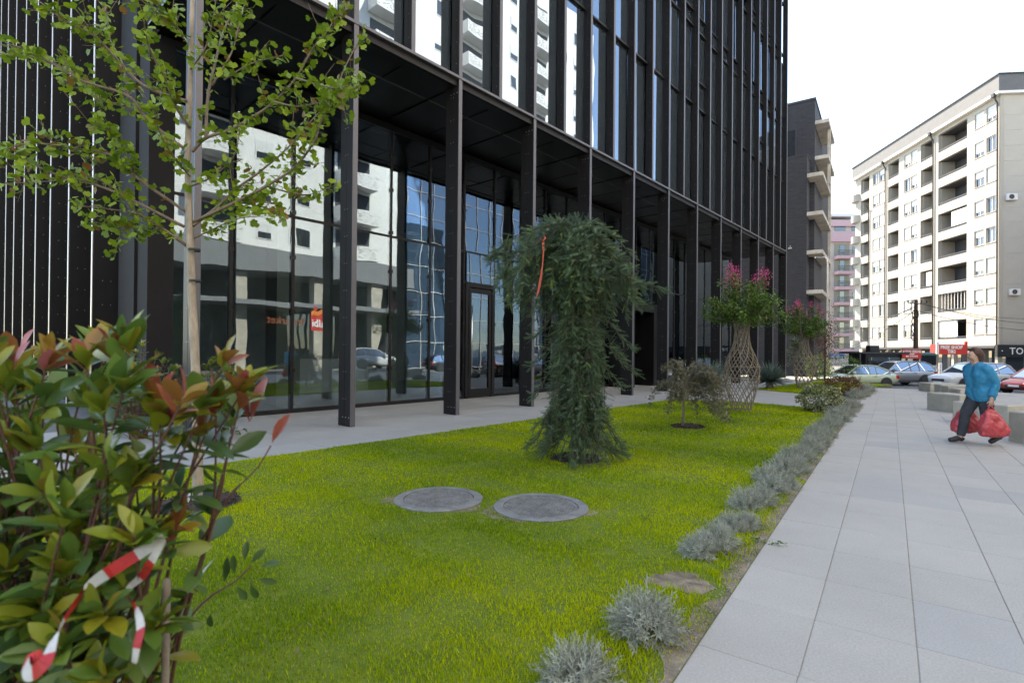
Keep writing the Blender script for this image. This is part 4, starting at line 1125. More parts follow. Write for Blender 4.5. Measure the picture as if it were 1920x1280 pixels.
# photinias behind the ginkgo, against the end face
for k, (px, py, hp, lab) in enumerate(((262, 800, 640, 'dark photinia bush with red tips behind the ginkgo trunk'), (395, 790, 655, 'smaller green photinia bush right of the ginkgo trunk by the glass'))):
    Yk = 8.3+.2*k; b0 = at(px, 660, Yk); b0.z = 0.0
    o = thing('photinia_shrub', lab, 'shrub', b0)
    stems = []
    for j in range(70):
        tx = px + rs.uniform(-70, 70); ty = hp + abs(tx-px)*.5 + rs.random()**1.3*150
        e = at(tx, ty, Yk+rs.uniform(-.35, .35))
        stems.append(([tuple(b0+Vector((rs.uniform(-.1, .1), rs.uniform(-.1, .1), 0))), (b0.x*.5+e.x*.5, b0.y*.5+e.y*.5, e.z*.5), tuple(e)], rs.random() < (.32 if k != 1 else .06)))
    photinia(o, stems, 1, 0, .085, (5, 8), 8, mature=.12)

# ---- weeping cedar
cb_ = G(1085, 862)
cedar = thing('weeping_cedar', 'weeping blue-green cedar with mushroom head standing on the lawn', 'tree', cb_)
MB().tube([(0, 0, -.03), (-.02, 0, .6), (.03, 0, 1.3), (-.02, .02, 2.1), (.0, 0, 2.9)], [.07, .055, .05, .045, .025], 8).build('trunk', m_dbark, cedar, smooth=True)
paths = []; rc = random.Random(41)
def wob(): return rc.uniform(-.05, .05)
for k in range(150):
    az = rc.uniform(0, 2*pi); cx, cy = math.cos(az), math.sin(az)
    reach = (1.10 if cx < -.7 else .68)*rc.uniform(.35, 1.0) if cx < 0 else .68*rc.uniform(.35, 1.0)
    if abs(cy) > .7: reach = .55*rc.uniform(.4, 1)
    z0 = rc.uniform(2.72, 3.12); drop = rc.uniform(.45, .75)*(.35+reach); hang = rc.uniform(.05, .5)
    if reach > .72: drop = rc.uniform(.35, .60); hang = rc.uniform(.1, .38)
    pts = [(0, 0, z0-.15)]
    for t in (.25, .5, .75, 1.0): pts.append((cx*reach*t+wob(), cy*reach*t+wob(), z0+.10*math.sin(pi*t*.8)-drop*t**1.4))
    e = pts[-1]; pts.append((e[0]+cx*.04+wob(), e[1]+wob(), e[2]-hang*.5)); pts.append((e[0]+cx*.03+wob(), e[1]+wob(), e[2]-hang))
    paths.append((pts, .0))
for k in range(245):
    az = rc.uniform(0, 2*pi); cx, cy = math.cos(az), math.sin(az); z0 = rc.uniform(.55, 2.75) if k < 205 else rc.uniform(.3, .8)
    lo = max(.06, z0-rc.uniform(.45, 1.0)); flare = .24 if lo < .3 else .05
    r1 = rc.uniform(.10, .30)*(1.0 if z0 > 1.0 else 1.5)
    pts = [(cx*.05, cy*.05, z0), (cx*r1*.6, cy*r1*.6, z0+.05), (cx*r1+wob(), cy*r1+wob(), z0-.12), (cx*(r1+.04)+wob(), cy*(r1+.04)+wob(), (z0+lo)/2), (cx*(r1+flare)+wob(), cy*(r1+flare)+wob(), lo)]
    paths.append((pts, .0))
for zz, xe, ze, yy in ((2.3, 1.02, 2.22, -.1), (2.25, .85, 2.0, .1), (2.35, .75, 2.2, -.25), (1.75, .66, 1.45, -.15), (1.6, .62, 1.28, .1), (1.4, .68, 1.12, -.2), (1.2, .5, .95, -.2), (1.9, -.62, 1.55, -.15), (1.5, -.62, 1.2, .0), (1.15, -.6, .8, -.1), (.8, -.55, .45, -.2), (.7, .5, .2, -.2), (.6, -.66, .22, -.2), (.5, .52, .12, -.25), (2.6, -1.15, 2.62, -.1), (2.55, -1.0, 2.35, -.25)):
    for j in range(2):
        paths.append(([(0, 0, zz), (xe*.45, yy*.5, zz+.10), (xe*.8+wob(), yy+wob(), (zz*.35+ze*.65)+.04), (xe+wob(), yy+wob(), ze)], .1))
cbr = MB(); T = []; Dv = []; C = []
for pts, tt in paths:
    cv = curve(pts, 22); cv[:, 2] = np.maximum(cv[:, 2], .03)
    cbr.tube([tuple(p) for p in cv[::3]], [.005*(1-.8*i/8)+.001 for i in range(len(cv[::3]))], 4)
    seg = np.linalg.norm(np.diff(cv, axis=0), axis=1).sum(); tone = rc.uniform(.18, .62)
    def bud(p, d, c):
        T.append(p); Dv.append(d); C.append(c)
    for j in range(int(seg/.030)):                        # fuzzy finger shoots along and off each hanging branch
        q = .06+.94*rc.random(); i = min(int(q*22), 21); f = q*22-i; p = cv[i]*(1-f)+cv[i+1]*f; d = nrm(cv[i+1]-cv[i])
        out = np.array([p[0], p[1], 0]); out = out/max(.15, np.linalg.norm(out))
        k = rc.random()
        sd = nrm(d*(.9 if k < .3 else .30)+RNG.normal(0, .50, 3)+out*.55+np.array([0, 0, -.05]))
        young = rc.random() < .05 and p[2] > 1.9
        bud(p, sd, tone+rc.gauss(0, .12)+(.5 if young else 0)+(.12 if q > .85 else 0))
cbr.build('branches', m_dbark, cedar)
T = np.array(T); T[:, 2] = np.maximum(T[:, 2], .05); Dv = np.array(Dv)
nd = 64; v = []; f = []
for k in range(nd):
    x = .02+.93*k/nd; a = k*2.4; w = .014; L_ = .20*(1-.35*(k/nd)**2); ax = math.cos(a); ay = math.sin(a); dr = -.10*x*x
    i = len(v); v += [(x, -ay*w, ax*w+dr), (x, ay*w, -ax*w+dr), (x+L_*.55, ax*L_*.84, ay*L_*.84+dr)]; f.append((i, i+1, i+2))
for k in range(4):
    i = len(v); v += [(k*.25, -.012, -.10*(k*.25)**2), (k*.25, .012, -.10*(k*.25)**2), (k*.25+.25, 0, -.10*(k*.25+.25)**2)]; f.append((i, i+1, i+2))
tag(link('needles', scatter_mesh('needles', np.array(v), np.array(f), frames(Dv, jitter=.3), RNG.uniform(.10, .18, len(T))*np.where(T[:, 2] > 2.0, 1.05, .85), T, np.clip(np.array(C), 0, 1), l_ceda), cedar), kind='stuff')
print('cedar sprigs', len(T))
rbm = M('red_ribbon', (.50, .09, .05), .5)
rp = at(1018, 450, cb_.y-.42)
ribbon = thing('ribbon', 'faded red ribbon tied to the cedar and hanging down', 'ribbon', rp)
cv = curve([(0, 0, 0), (.005, -.02, -.14), (-.01, -.03, -.36), (-.05, -.03, -.62), (-.08, -.02, -.70)], 24); mb = MB(); vs = []
for i, p in enumerate(cv): w = .016*(.7+.3*math.sin(i*.5)); a = .5*math.sin(i*.28); vs += [(p[0]-w*math.cos(a), p[1]-w*math.sin(a), p[2]), (p[0]+w*math.cos(a), p[1]+w*math.sin(a), p[2])]
for i in range(24): mb.quad(vs[2*i], vs[2*i+1], vs[2*i+3], vs[2*i+2])
so = mb.build('strip', rbm, ribbon); so.modifiers.new('thickness', 'SOLIDIFY').thickness = .0015
MB().tube([(-.03, -.005, .02), (0, -.02, -.02), (.03, -.005, .03), (.0, .01, .05), (-.03, -.005, .02)], .012, 6).build('knot', rbm, ribbon, smooth=True)

# ---- generic leafy crown
OV_V, OV_F = leaf_shape([(0, .03), (.35, .24), (.7, .22), (1, .01)], .15, .12)
def crown(root, name, T, Dv, size, tint, mat, shape=None, jit=.7):
    v, f = shape or (OV_V, OV_F)
    o = A3(root.location); T = np.asarray(T)
    return tag(link(name, scatter_mesh(name, v, f, frames(Dv, jitter=jit), size, T-o, np.clip(tint, 0, 1), mat), root), kind='stuff')
# ---- little japanese maple
mp = G(1280, 801)
maple = thing('maple_tree', 'small purple-grey weeping maple in front of the woven tree', 'tree', mp)
st = MB().tube([(0, 0, -.02), (.01, 0, .4), (.02, 0, .75), (.0, 0, 1.05)], [.03, .024, .02, .012], 8)
T = []; Dv = []; rm = random.Random(4)
for k in range(60):
    az = rm.uniform(0, 2*pi); r = rm.uniform(.22, .60); z0 = rm.uniform(.55, 1.15); drop = rm.uniform(.0, .38)
    if rm.random() < .25: az = rm.uniform(-.9, .3); r = rm.uniform(.5, .78); drop = rm.uniform(.45, .72); z0 = rm.uniform(.75, .95)
    pts = [(0.01, 0, z0-.12), (math.cos(az)*r*.5, math.sin(az)*r*.5, z0+.12), (math.cos(az)*r*.9, math.sin(az)*r*.9, z0), (math.cos(az)*r*1.05, math.sin(az)*r*1.05, max(.2, z0-drop))]
    cv = curve(pts, 12); st.tube([tuple(p) for p in cv], [.006*(1-.8*i/12)+.001 for i in range(13)], 4)
    for i in range(4, 13):
        for j in range(8): T.append(cv[i]+RNG.normal(0, .035, 3)); Dv.append(nrm(RNG.normal(0, .7, 3)+np.array([0, 0, -.55])))
st.build('trunk', m_wood, maple, smooth=True)
sv = [(0, 0, 0)]; sf = []
for k, a in enumerate((-80, -42, 0, 42, 80)):
    L_ = (0.6, .85, 1, .85, .6)[k]; b = len(sv); ca_, sa_ = math.cos(rad(a)), math.sin(rad(a))
    sv += [(.4*L_*ca_-.09*sa_, .4*L_*sa_+.09*ca_, .03), (.4*L_*ca_+.09*sa_, .4*L_*sa_-.09*ca_, .03), (L_*ca_, L_*sa_, -.08)]; sf += [(0, b+1, b), (b, b+1, b+2)]
T = np.array(T)+A3(mp)
crown(maple, 'foliage', T, np.array(Dv), RNG.uniform(.035, .065, len(T)), RNG.normal(.5, .25, len(T)), l_map, (np.array(sv), np.array(sf)))

# ---- woven trunk crape myrtles
def woven(px, py, label, seed, flower_n, lean, Hc, rc_):
    g = G(px, py); o = thing('woven_tree', label, 'tree', g); rnd = random.Random(seed)
    prof = [(.21, 0), (.27, .25), (.35, .55), (.405, .85), (.40, 1.05), (.33, 1.3), (.23, 1.5), (.17, 1.72), (.155, 1.95), (.17, 2.12), (.22, 2.25)]
    zs = [p[1] for p in prof]; rs_ = [p[0] for p in prof]
    ns = 12
    for sgn in (1, -1):
        for k in range(ns):
            pts = []
            for z in np.linspace(-.02, 2.25, 26):
                a = 2*pi*k/ns + sgn*z*1.55; r = float(np.interp(max(z, 0), zs, rs_))+(.010 if sgn > 0 else -.010)
                pts.append((r*math.cos(a), r*math.sin(a), z))
            MB().tube(pts, [.0105+.002*rnd.random()]*26, 5).build('woven_stem', m_wood, o, smooth=True)
    for z in (.02, .78, 1.08):
        r = float(np.interp(z, zs, rs_))+.02
        MB().tube([(r*math.cos(a), r*math.sin(a), z) for a in np.linspace(0, 2*pi, 21)], .008, 5).build('binding_hoop', m_wood, o)
    br = MB(); T = []; Dv = []; tips = []
    for k in range(74):
        az = rnd.uniform(0, 2*pi); r = rc_*rnd.uniform(.15, 1.0)**.8; zt = 2.25+(Hc-2.25)*rnd.uniform(.30, 1.0)*(1-.55*(r/rc_)**2)
        if r > .7*rc_: zt = rnd.uniform(2.15, 2.75)
        cx, cy = math.cos(az), math.sin(az)
        pts = [(cx*.15, cy*.15, 2.15), (cx*(.15+r*.3), cy*(.15+r*.3), 2.15+(zt-2.15)*.45), (cx*r*.8, cy*r*.8, 2.15+(zt-2.15)*.8), (cx*r, cy*r, zt)]
        cv = curve(pts, 14); br.tube([tuple(p) for p in cv], [.012*(1-.85*i/14)+.001 for i in range(15)], 4); tips.append(cv[-1])
        for i in range(3, 15):
            for j in range(7): T.append(cv[i]+RNG.normal(0, .055, 3)); Dv.append(nrm(RNG.normal(0, .8, 3)+np.array([cx*.3, cy*.3, .1])))
    br.build('branches', m_twig, o)
    T = np.array(T)+A3(g); sz = RNG.uniform(.05, .085, len(T))
    crown(o, 'foliage', T, np.array(Dv), sz, RNG.normal(.45, .22, len(T)), l_crap)
    tips.sort(key=lambda p: -p[2]-abs(p[0])*.25+rnd.uniform(-.25, .25))
    for p in tips[:flower_n]:
        n = 70; q = RNG.normal(0, 1, (n, 3))*np.array([.055, .055, .10])+np.array([0, 0, .07])
        me = scatter_mesh('flower_head', OV_V, OV_F, frames(RNG.normal(0, 1, (n, 3)), jitter=1), RNG.uniform(.03, .05, n), q, RNG.random(n), l_pink)
        link('flower_head', me, o, tuple(p))
    return o
woven(1390, 769, 'nearer crape myrtle with woven vase trunk and pink flowers', 5, 11, 0, 3.55, 1.02)
woven(1507, 728, 'farther crape myrtle with woven vase trunk before the brick building', 8, 13, 0, 3.5, 1.0)

# ---- spiky rosettes
def yucca(px, py, label, R_, n, seed):
    g = G(px, py); o = thing('spiky_rosette', label, 'plant', g); rnd = np.random.default_rng(seed)
    MB().lathe([(.13, -.02), (.15, .12), (.12, .28), (.03, .34)], 10).build('stump', m_wood, o, smooth=True)
    az = rnd.uniform(0, 2*pi, n); el = np.arcsin(rnd.uniform(-.25, 1, n))
    d = np.stack([np.cos(az)*np.cos(el), np.sin(az)*np.cos(el), np.sin(el)], 1)
    v, f = leaf_shape([(0, .026), (.3, .024), (.7, .015), (1, .001)], .1, .06)
    T = d*.05+np.array([0, 0, .32])+A3(g)
    crown(o, 'blades', T, d, rnd.uniform(.75, 1.0, n)*R_, rnd.random(n), l_yuc, (v, f), .3)
yucca(1443, 729, 'spiky blue-green rosette plant between the two woven trees', .85, 560, 1)
yucca(1330, 738, 'spiky rosette plant behind the little maple', .95, 520, 2)
# ---- clipped and bushy shrubs
def ball(name, label, px, py, rx, rz, n, size, mat, seed, zc=None):
    g = G(px, py); o = thing(name, label, 'shrub', g); rnd = np.random.default_rng(seed)
    d = nrm(rnd.normal(0, 1, (n, 3))); q = rnd.uniform(.55, 1.0, n)**.5
    lump = 1+.10*np.sin(d[:, 0]*7+seed)+.08*np.sin(d[:, 1]*9)+.08*np.sin(d[:, 2]*8+2)
    P = d*(q*lump)[:, None]*np.array([rx, rx*.9, rz])+np.array([0, 0, (zc or rz*.92)]); P[:, 2] = np.maximum(P[:, 2], .02)
    st = MB()
    for k in range(14):
        e = P[rnd.integers(n)]*.8; st.tube([(0, 0, -.02), (e[0]*.4, e[1]*.4, e[2]*.6), tuple(e)], [.012, .008, .003], 4)
    st.build('stems', m_dbark, o)
    crown(o, 'foliage', P+A3(g), nrm(d+rnd.normal(0, .6, (n, 3))), rnd.uniform(.7, 1.2, n)*size, rnd.random(n)**1.2, mat)
    return o
ball('round_shrub', 'rounded variegated green and cream shrub beside the lavender', 1536, 772, .47, .34, 3200, .062, l_var, 3)
ball('low_shrub', 'low bronze-leaved shrub near the far lavender', 1578, 742, .60, .34, 3000, .06, l_barb, 4)
ball('low_shrub', 'dark green round shrub behind the far woven tree', 1535, 712, .7, .75, 1200, .07, l_crap, 6)
ball('hedge_shrub', 'dark hedge shrub under the blue street sign', 1575, 705, 1.3, .7, 1500, .09, l_crap, 7)
g = G(1546, 715); o = thing('red_leaved_tree', 'slender tree with dark red leaves behind the far woven tree', 'tree', g)
MB().tube([(0, 0, -.02), (.03, 0, 1.2), (0, 0, 3.0)], [.05, .04, .015], 8).build('trunk', m_dbark, o, smooth=True)
n = 1500; T = RNG.normal(0, 1, (n, 3))*np.array([.30, .30, .75])+np.array([.05, 0, 2.1]); T[:, 2] = np.clip(T[:, 2], .4, 3.9)
crown(o, 'crown', T+A3(g), nrm(RNG.normal(0, 1, (n, 3))), RNG.uniform(.06, .11, n), RNG.random(n), l_redt)
# pale weeping conifer left of the far woven tree
g = G(1494, 722); o = thing('weeping_conifer', 'thin pale weeping conifer hanging over at the far woven tree', 'tree', g)
T = []; Dv = []; st = MB().tube([(0, 0, -.02), (.0, 0, 1.3), (.1, 0, 2.0)], [.035, .028, .012], 6)
for k in range(12):
    e = rm.uniform(-.45, .35); z1 = rm.uniform(1.7, 2.1); pts = [(.08, 0, 1.85), (e*.6, rm.uniform(-.2, .2), z1+.1), (e, rm.uniform(-.2, .2), z1-.2), (e*1.05, rm.uniform(-.2, .2), z1-rm.uniform(.5, 1.1))]
    cv = curve(pts, 16); st.tube([tuple(p) for p in cv], .005, 4)
    for i in range(3, 17):
        for j in range(5): T.append(cv[i]+RNG.normal(0, .02, 3)); Dv.append(nrm(RNG.normal(0, .6, 3)+np.array([0, 0, -.6])))
st.build('trunk', m_dbark, o)
l_pale = leafmat('pale_needles', [(0, (.10, .14, .07)), (1, (.26, .30, .18))], .6, .2)
T = np.array(T)+A3(g); crown(o, 'foliage', T, np.array(Dv), RNG.uniform(.06, .1, len(T)), RNG.random(len(T)), l_pale)

# ---- lavender row
SPV = []; SPF = []
pv, pf = leaf_shape([(0, .03), (.4, .075), (.8, .06), (1, .01)], .1, .1)
for k in range(13):
    x = .12+.85*k/12; a = k*2.4; tilt = rad(62-34*k/12); L_ = .34*(1-.3*k/12)
    ax = np.array([math.cos(tilt), math.sin(tilt)*math.cos(a), math.sin(tilt)*math.sin(a)]); up = np.array([math.sin(tilt), -math.cos(tilt)*math.cos(a), -math.cos(tilt)*math.sin(a)]); sd = np.cross(up, ax)
    q = pv*L_; w = q[:, :1]*ax+q[:, 1:2]*sd*1.0+q[:, 2:]*up+np.array([x, 0, 0])
    SPF += [tuple(i+len(SPV) for i in f) for f in pf]; SPV += [tuple(p) for p in w]
i = len(SPV); SPV += [(0, -.02, 0), (0, .02, 0), (.95, .008, 0), (.95, -.008, 0)]; SPF.append((i, i+1, i+2, i+3))
SPV, SPF = np.array(SPV), np.array(SPF)
LAVM = []
for k in range(6):
    n = 300 + 15*k; d = nrm(RNG.normal(0, 1, (n, 3))+np.array([0, 0, .75])); d[:, 2] = np.abs(d[:, 2])
    low = RNG.random(n) < .3; d[low, 2] *= .3; d = nrm(d)
    base_ = d*np.array([.5, .5, .35])*RNG.uniform(.45, 1.15, n)[:, None]; base_[:, 2] += .05
    LAVM.append(scatter_mesh('foliage', SPV, SPF, frames(nrm(d+RNG.normal(0, .22, (n, 3))), jitter=1), RNG.uniform(.28, .46, n), base_, np.clip(RNG.normal(.55, .25, n), 0, 1), l_lav, True))
stm = MB()
for k in range(18):
    a = k*2.4; stm.tube([(0, 0, -.05), (.3*math.cos(a), .3*math.sin(a), .3)], [.02, .012], 4)
stm = stm.mesh('stems', m_wood)
# (photo column, photo row of the foot, width in metres, tilt)
LAV = [(1085, 1296, .34), (1207, 1188, .37), (1310, 1040, .26), (1345, 1030, .30), (1372, 995, .24), (1402, 990, .22), (1398, 955, .30), (1428, 945, .28), (1448, 925, .32), (1440, 905, .34),
       (1475, 915, .26), (1468, 890, .36), (1494, 885, .30), (1486, 868, .36), (1508, 862, .34), (1520, 848, .36), (1534, 835, .36), (1528, 822, .36), (1548, 820, .34), (1550, 806, .40), (1562, 799, .38),
       (1572, 790, .42), (1566, 782, .40), (1582, 780, .44), (1592, 772, .48), (1584, 766, .44), (1600, 765, .44), (1604, 748, .55), (1612, 744, .55), (1620, 739, .6), (1625, 735, .6)]
words = ['first', 'second', 'third', 'fourth', 'fifth', 'sixth', 'seventh', 'eighth', 'ninth', 'tenth', 'eleventh', 'twelfth', 'thirteenth', 'fourteenth', 'fifteenth', 'sixteenth', 'seventeenth', 'eighteenth', 'nineteenth', 'twentieth']
for k, (px, py, w) in enumerate(LAV):
    g = G(px, py)
    lab = ('silver lavender mound cut by the bottom edge of the picture' if k == 0 else 'round silver lavender mound standing alone beside the bare soil patch' if k == 1 else
           (words[k] if k < 20 else 'twenty-' + words[k-20] if k < 29 else 'thirtieth' if k == 29 else 'last') + ' silver lavender mound along the pavement edge, counted from the camera')
    o = thing('lavender', lab, 'lavender', (g.x, g.y, 0), random.uniform(0, 6.28), 'lavender row along the pavement')
    o.scale = (w*.66, w*.66, w*random.uniform(.74, .90))
    link('foliage', LAVM[k % 6], o); link('stems', stm, o)
# low weed creeping over the slab edge
g = G(1440, 1018); o = thing('weed', 'small green weed creeping over the edge of the paving', 'weed', g)
n = 70; s = RNG.uniform(-.16, .12, n); T = np.stack([E2.y*s+RNG.normal(0, .02, n), -E2.x*s+RNG.normal(0, .02, n), RNG.uniform(.006, .03, n)], 1)
crown(o, 'foliage', T+A3(g), RNG.normal(0, 1, (n, 3))*np.array([1, 1, .3]), RNG.uniform(.012, .03, n), RNG.random(n), l_crap)
# manhole covers
for k, (c, r) in enumerate(MH):
    o = thing('manhole_cover', ('left' if k == 0 else 'right') + ' of two round cast iron manhole covers set in the lawn', 'manhole cover', (c.x, c.y, 0), 0.35*k+.2, 'manhole covers in the lawn')
    MB().lathe([(r*.80, .006), (r*.80, .018), (r*.985, .018), (r, .012), (r, -.02)], 48).build('frame', m_iron, o)
    MB().lathe([(.001, .012), (r*.775, .012), (r*.785, .006), (r*.785, 0)], 48).build('cover', m_iron, o)
    st = MB(); q = .036
    for i in range(-12, 13):
        for j in range(-12, 13):
            x, y = i*q, j*q
            if math.hypot(x, y) < r*.74:
                if (i+j) % 2: st.box(x-.014, x+.014, y-.006, y+.006, .0121, .0185)
                else: st.box(x-.006, x+.006, y-.014, y+.014, .0121, .0185)
    tag(st.build('tread_pattern', m_iron, o), kind='stuff')

# ================================================================ concrete seating blocks on the pavement
def block(label, quad_px, py_top, wid, z0=0.0, name='concrete_bench', hgt=None):
    """quad_px: two photo points of the front foot line"""
    a, b = G(*quad_px[0], z0), G(*quad_px[1], z0)
    L_ = (b-a).length; ang = math.atan2(b.y-a.y, b.x-a.x)
    h = hgt or (at(quad_px[0][0], py_top, a.y).z-z0)
    o = MB().box(0, L_, 0, wid, -.01, h, bev=.018).build(name, m_conc, None, a, ang)
    return tag(o, label, 'bench', 'concrete blocks along the pavement')
block('pale concrete bench block nearest the lavender, behind the walker', ((1737, 767), (1800, 775)), 735, .5)
block('long low concrete bench block passing behind the walker', ((1785, 791), (1892, 803)), 748, .5, hgt=.44)
block('tall square concrete block cut by the right edge of the picture', ((1889, 826), (1975, 840)), 770, 1.1)
block('sunlit concrete block at the end of the pavement by the silver car', ((1722, 732), (1744, 735)), 716, .9)
block('narrow concrete block second from the end of the pavement', ((1751, 737), (1763, 739)), 719, .9)
block('grey concrete block third from the end of the pavement', ((1764, 740), (1778, 742)), 722, .8)
block('grey concrete block fourth from the end of the pavement, before the white car', ((1779, 744), (1800, 747)), 727, .9)

# ================================================================ vehicles
m_tyre = M('tyre', (.018, .018, .019), .85); m_rim = M('rim', (.45, .45, .46), .3, metal=.8)
m_carg = glassmat('car_glass', (1, 1, 1), f0=.05, opaque=(.012, .015, .018), refl=(.42, .46, .50))
m_lampw = M('headlamp', (.8, .8, .8), .15); m_lampr = M('tail_lamp', (.45, .01, .01), .2); m_trim = M('car_trim', (.02, .02, .022), .6)
def carpaint(name, c, metal=.2):
    m = M(name, c, .28, metal=metal); b = m.node_tree.nodes['Principled BSDF']; setin(b, 'Coat Weight', .7); setin(b, 'Coat Roughness', .06); return m
CARS = {
 'hatch': dict(L=4.2, W=1.76, wb=(.82, 3.38), r=.31,
    low=[(0, .40, .62, .62), (.12, .26, .70, .78), (.55, .22, .84, .86), (1.15, .20, .94, .88), (2.1, .20, .97, .88), (3.2, .20, 1.0, .88), (3.9, .24, .98, .82), (4.15, .36, .86, .72), (4.2, .42, .70, .66)],
    gh=[(1.02, .93), (1.75, 1.42), (2.3, 1.49), (3.3, 1.45), (3.75, 1.30), (4.0, .98)]),
 'suv': dict(L=4.6, W=1.86, wb=(.90, 3.62), r=.36,
    low=[(0, .48, .72, .66), (.10, .32, .88, .84), (.5, .28, 1.00, .91), (1.25, .26, 1.08, .93), (2.3, .26, 1.10, .93), (3.6, .26, 1.12, .93), (4.35, .30, 1.10, .88), (4.56, .42, 1.0, .80), (4.6, .5, .8, .74)],
    gh=[(1.15, 1.06), (1.85, 1.58), (2.4, 1.68), (3.8, 1.64), (4.2, 1.48), (4.45, 1.10)]),
 'sedan': dict(L=4.6, W=1.8, wb=(.88, 3.62), r=.32,
    low=[(0, .40, .62, .64), (.12, .26, .72, .80), (.6, .22, .84, .87), (1.3, .20, .92, .89), (2.3, .20, .95, .89), (3.5, .20, .98, .89), (4.3, .24, .98, .84), (4.56, .36, .9, .76), (4.6, .44, .72, .70)],
    gh=[(1.18, .92), (2.0, 1.40), (2.5, 1.45), (3.2, 1.40), (3.75, 1.15), (4.05, .98)])}
def make_car(kind, label, loc, rotz, paint, group='cars on the street', cat='car'):
    s = CARS[kind]; L_ = s['L']
    o = thing('car', label, cat, loc, rotz, group)              # nose towards local -x
    mb = MB(); ring = 10; vs = []
    for x, z0, z1, w in s['low']:
        h = z1-z0
        half = [(0, z0), (w*.85, z0), (w*.97, z0+h*.18), (w, z0+h*.5), (w*.97, z0+h*.82), (w*.86, z1), (0, z1+.015)]
        full = [(y, z) for y, z in half] + [(-y, z) for y, z in half[-2:0:-1]]
        vs += [(x-L_/2, y, z) for y, z in full]
    m_ = len(vs)//len(s['low']); fs = []
    for i in range(len(s['low'])-1):
        for k in range(m_): j = (k+1) % m_; fs.append((i*m_+k, (i+1)*m_+k, (i+1)*m_+j, i*m_+j))
    fs += [tuple(range(m_)), tuple(range(len(vs)-1, len(vs)-m_-1, -1))]
    mb.add(vs, fs)
    body = mb.build('body', paint, o, smooth=True)
    body.modifiers.new('round', 'SUBSURF').levels = 1; body.modifiers['round'].render_levels = 1
    # greenhouse: glass shell, then roof and pillars in paint
    W = s['W']/2; g = s['gh']; zb = .90 if kind != 'suv' else 1.04
    def wd(z): return W*.90-(z-zb)*.42
    gl = MB(); rows = [[(x-L_/2, wd(z), z), (x-L_/2, -wd(z), z)] for x, z in g]
    base = [(x-L_/2, W*.90) for x, z in g]
    v = []; 
    for (x, z) in g: v += [(x-L_/2, W*.90, zb), (x-L_/2, wd(z), z), (x-L_/2, -wd(z), z), (x-L_/2, -W*.90, zb)]
    f = []
    for i in range(len(g)-1):
        a = 4*i; f += [(a, a+4, a+5, a+1), (a+1, a+5, a+6, a+2), (a+2, a+6, a+7, a+3)]
    gl.add(v, f); gl.build('windows', m_carg, o)
    rf = MB()
    for i in range(len(g)-1):
        (x0, z0), (x1, z1) = g[i], g[i+1]
        if i in (1, 2): rf.add([(x0-L_/2, wd(z0)+.004, z0+.012), (x1-L_/2, wd(z1)+.004, z1+.012), (x1-L_/2, -wd(z1)-.004, z1+.012), (x0-L_/2, -wd(z0)-.004, z0+.012)], [(0, 3, 2, 1)])
        for sy in (1, -1):                                        # roof rail edge and slanted pillars
            rf.tube([(x0-L_/2, sy*wd(z0), z0), (x1-L_/2, sy*wd(z1), z1)], .042, 6)
    for fx in (.36, .66):
        xm = g[1][0]+(g[4][0]-g[1][0])*(fx if fx < .5 else .62)
        zt = float(np.interp(xm, [q[0] for q in g], [q[1] for q in g]))
        for sy in (1, -1): rf.tube([(xm-L_/2, sy*(W*.90+.004), zb), (xm-L_/2, sy*(wd(zt)+.004), zt)], .035, 5)
    rf.build('roof', paint, o)
    ty = MB(); ty.lathe([(.55*s['r'], -.10), (.92*s['r'], -.11), (s['r'], -.08), (s['r'], .08), (.92*s['r'], .11), (.55*s['r'], .10)], 22)
    ty = ty.mesh('tyre', m_tyre, True)
    rim = MB(); rim.lathe([(.08*s['r'], .09), (.2*s['r'], .085), (.2*s['r'], .02)], 14)
    rim.lathe([(.56*s['r'], .09), (.66*s['r'], .105), (.66*s['r'], .06)], 20)
    for k in range(7):
        a = 2*pi*k/7; c_, s_ = math.cos(a), math.sin(a); q = s['r']
        rim.add([(q*.1*c_-.02*s_, q*.1*s_+.02*c_, .09), (q*.1*c_+.02*s_, q*.1*s_-.02*c_, .09), (q*.6*c_+.025*s_, q*.6*s_-.025*c_, .095), (q*.6*c_-.025*s_, q*.6*s_+.025*c_, .095)], [(0, 1, 2, 3)])
    rim.lathe([(.001, .03), (.6*s['r'], .03)], 14, mi=1)
    rim = rim.mesh('rim', [m_rim, m_tyre])
    arch = MB().lathe([(s['r']*1.18, 0), (s['r']*1.18, .02), (.001, .02)], 20).mesh('wheel_arch', m_trim)
    for x in s['wb']:
        for sy in (1, -1):
            w = link('wheel', ty, o, (x-L_/2, sy*(W-.09), s['r'])); w.rotation_euler = (-sy*pi/2, 0, 0)
            link('rim', rim, w); a_ = link('wheel_arch', arch, o, (x-L_/2, sy*(W-.005), s['r']*1.05)); a_.rotation_euler = (-sy*pi/2, 0, 0)
    hz = s['low'][1][2]-.12
    for sy in (1, -1):
        MB().box(-.06, .22, -.17, .17, -.07, .07, bev=.03).build('headlight', m_lampw, o, (.16-L_/2, sy*(W-.27), hz))
        MB().box(-.16, .05, -.14, .14, -.10, .12, bev=.03).build('tail_light', m_lampr, o, (L_/2-.10, sy*(W-.22), hz+.12))
        MB().box(-.1, .08, 0, .17, -.06, .09, bev=.03).build('mirror', paint, o, (g[0][0]+.35-L_/2, sy*(W*.93)-(.17 if sy < 0 else 0), zb+.06))
        for xq in (.40, .62): MB().box(0, .16, -.012, .012, 0, .03).build('door_handle', m_trim, o, (L_*xq-L_/2, sy*(W+.012), zb-.16))
        MB().box(-L_*.26, L_*.25, -.02, .02, 0, .10).build('sill_trim', m_trim, o, (0, sy*(W-.02), .26))
    MB().box(-.03, .02, -.42, .42, 0, .16).build('grille', m_trim, o, (.02-L_/2, 0, hz-.22))
